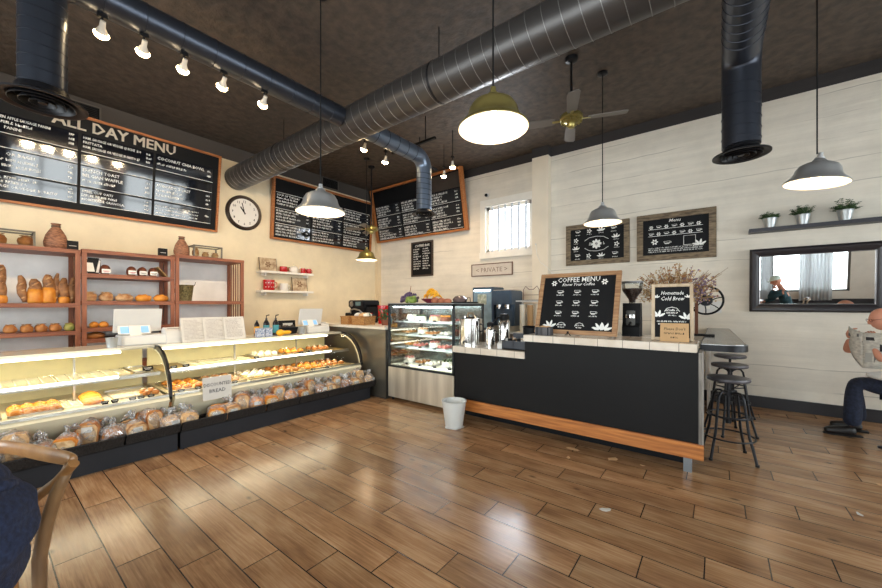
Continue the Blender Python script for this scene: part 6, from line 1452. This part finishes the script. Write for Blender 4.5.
# second customer, behind the camera's right: only seen in the mirror
ox, oy = 1.25, 1.75
J2 = {k: (v[0]-1.55+ox, v[1]-6.02+oy, v[2]) for k, v in J1.items()}
J2['elr'] = (ox-.30, oy+.16, .88); J2['wrr'] = (ox-.20, oy+.06, 1.08); J2['ell'] = (ox-.2, oy-.24, .80); J2['wrl'] = (ox-.38, oy-.10, .76)
J2['head'] = (ox-.16, oy, 1.27)
chair('bentwood chair under the capped person seen in the mirror', ox+.11, oy+.01, R(-90), M('grey_brown_chair'), .44)
person('person in teal jacket and pale cap seen in the mirror, hand raised to face', J2, (-1, 0, -.35), (SKIN, M('teal_jacket', srgb(34,66,74), .85, var=.2), JEANS, M('black_leather_shoe')),
       [('wrr', (.1,-.15,1), (.6,-.3,0), 1, .6), ('wrl', (-1,.1,-.1), (0,0,-1), -1, .3)], cap=M('pale_cap', srgb(206,220,210), .8, var=.05), long_sleeve=True)
t = thing('round_table', 'round white-topped cafe table by the capped person in the mirror', 'table', (ox-.62,oy-.5,0))
bm = bmn(); lathe(bm, [(0,.715),(.28,.715),(.29,.73),(.28,.745),(0,.745)], 40); obj('tabletop', bm, WHITE, t, True)
bm = bmn(); tube(bm, [(0,0,.02),(0,0,.715)], .03, 14); lathe(bm, [(0,0),(.2,0),(.2,.02),(0,.03)], 24); obj('column', bm, BLKMET, t, True)
# ------------------------------------------------------------------ foreground chair and navy jacket
t = thing('bentwood_armchair', 'blond bentwood armchair at bottom left, its curved rail and one post in view', 'chair', (-2.30,-.12,0))
def lp(*p): return tuple(Vector(q) - Vector((-2.30,-.12,0)) for q in p)
def ribbon(bm, pts, hh, th):
    """flat bent strip: vertical height hh, thickness th, rounded by subdivision"""
    pts = [Vector(p) for p in pts]; rings = []
    for i, p in enumerate(pts):
        tg = (pts[min(i+1,len(pts)-1)] - pts[max(i-1,0)]).normalized(); n_ = Vector((-tg.y, tg.x, 0)).normalized()
        h_ = hh*(.45 if i in (0, len(pts)-1) else .85 if i in (1, len(pts)-2) else 1); ring = []
        for k in range(10):
            a = 2*PI*k/10; ring.append(bm.verts.new(p + n_*math.cos(a)*th/2 + Vector((0,0,math.sin(a)*h_/2))))
        rings.append(ring)
    for a, b_ in zip(rings, rings[1:]):
        for k in range(10): bm.faces.new((a[k], a[(k+1)%10], b_[(k+1)%10], b_[k]))
    bm.faces.new(rings[0]); bm.faces.new(rings[-1][::-1])
bm = bmn(); ribbon(bm, lp((-1.885,.225,.875),(-1.90,.225,.872),(-1.99,.20,.868),(-2.12,.165,.858),(-2.28,.13,.845),(-2.45,.08,.835),(-2.60,-.02,.83),(-2.68,-.16,.83)), .062, .03); o = obj('top_rail', bm, BLOND, t, 'all'); sb = o.modifiers.new('smooth', 'SUBSURF'); sb.levels = 2; sb.render_levels = 2
bm = bmn(); tube(bm, lp((-1.875,.225,.865),(-1.95,.19,.79),(-2.06,.13,.70),(-2.2,.08,.63),(-2.4,.06,.56),(-2.48,.05,.46)), .017, 10); obj('arm_brace', bm, BLOND, t, True)
bm = bmn(); tube(bm, lp((-1.895,.218,.86),(-1.955,.19,.75),(-1.995,.165,.62),(-2.005,.15,.50),(-1.995,.15,.30),(-1.98,.16,0)), [.017,.02,.022,.021,.019,.014], 12); obj('leg', bm, M('grey_brown_post', srgb(146,112,76), .45, 0, 0, 6, .2, srgb(112,84,58), stretch=(3,3,.6), coat=.2), t, 'all')
for p in ((-2.55,.12),(-2.08,-.36),(-2.55,-.36)): bm = bmn(); tube(bm, lp((p[0]*.9-.23,p[1]*.9-.012,.44),(p[0],p[1],0)), .017, 10); obj('leg', bm, BLOND, t, True)
bm = bmn(); lathe(bm, [(0,.42),(.25,.42),(.265,.435),(.25,.455),(0,.45)], 32); obj('seat', bm, BLOND, t, True)
bm = bmn(); tube(bm, lp((-1.9,.22,.862),(-1.888,.235,.862)), .005, 8); obj('screw', bm, BRASS, t)
t = thing('navy_jacket', 'navy blue fabric jacket bunched at the bottom left corner, before the bentwood rail', 'jacket', (-1.855,-.12,.452))
bm = bmn(); r_ = bmesh.ops.create_icosphere(bm, subdivisions=5, radius=1)
for v in r_['verts']:
    p = v.co; z = p.z
    k = 1 + .035*math.sin(9*z+3*p.x) + .025*math.sin(17*z-6*p.y+2) + .02*math.sin(11*p.x+13*p.y+7*z)
    w2 = 1.0 if z < .2 else 1 - .22*(z-.2)**1.5
    v.co = Vector((p.x*.27*k*w2, p.y*.25*k*w2, max(-.0, .275+z*.30*(1+.02*math.sin(8*p.x)))))
obj('cloth', bm, NAVYC, t, 'all')
bm = bmn(); tube(bm, [(.12+.10*math.cos(R(a_)), .02+.17*math.sin(R(a_)), .44+.02*math.sin(R(a_*2))) for a_ in range(-90, 100, 15)], .018, 8); obj('collar_fold', bm, NAVYC, t, 'all')
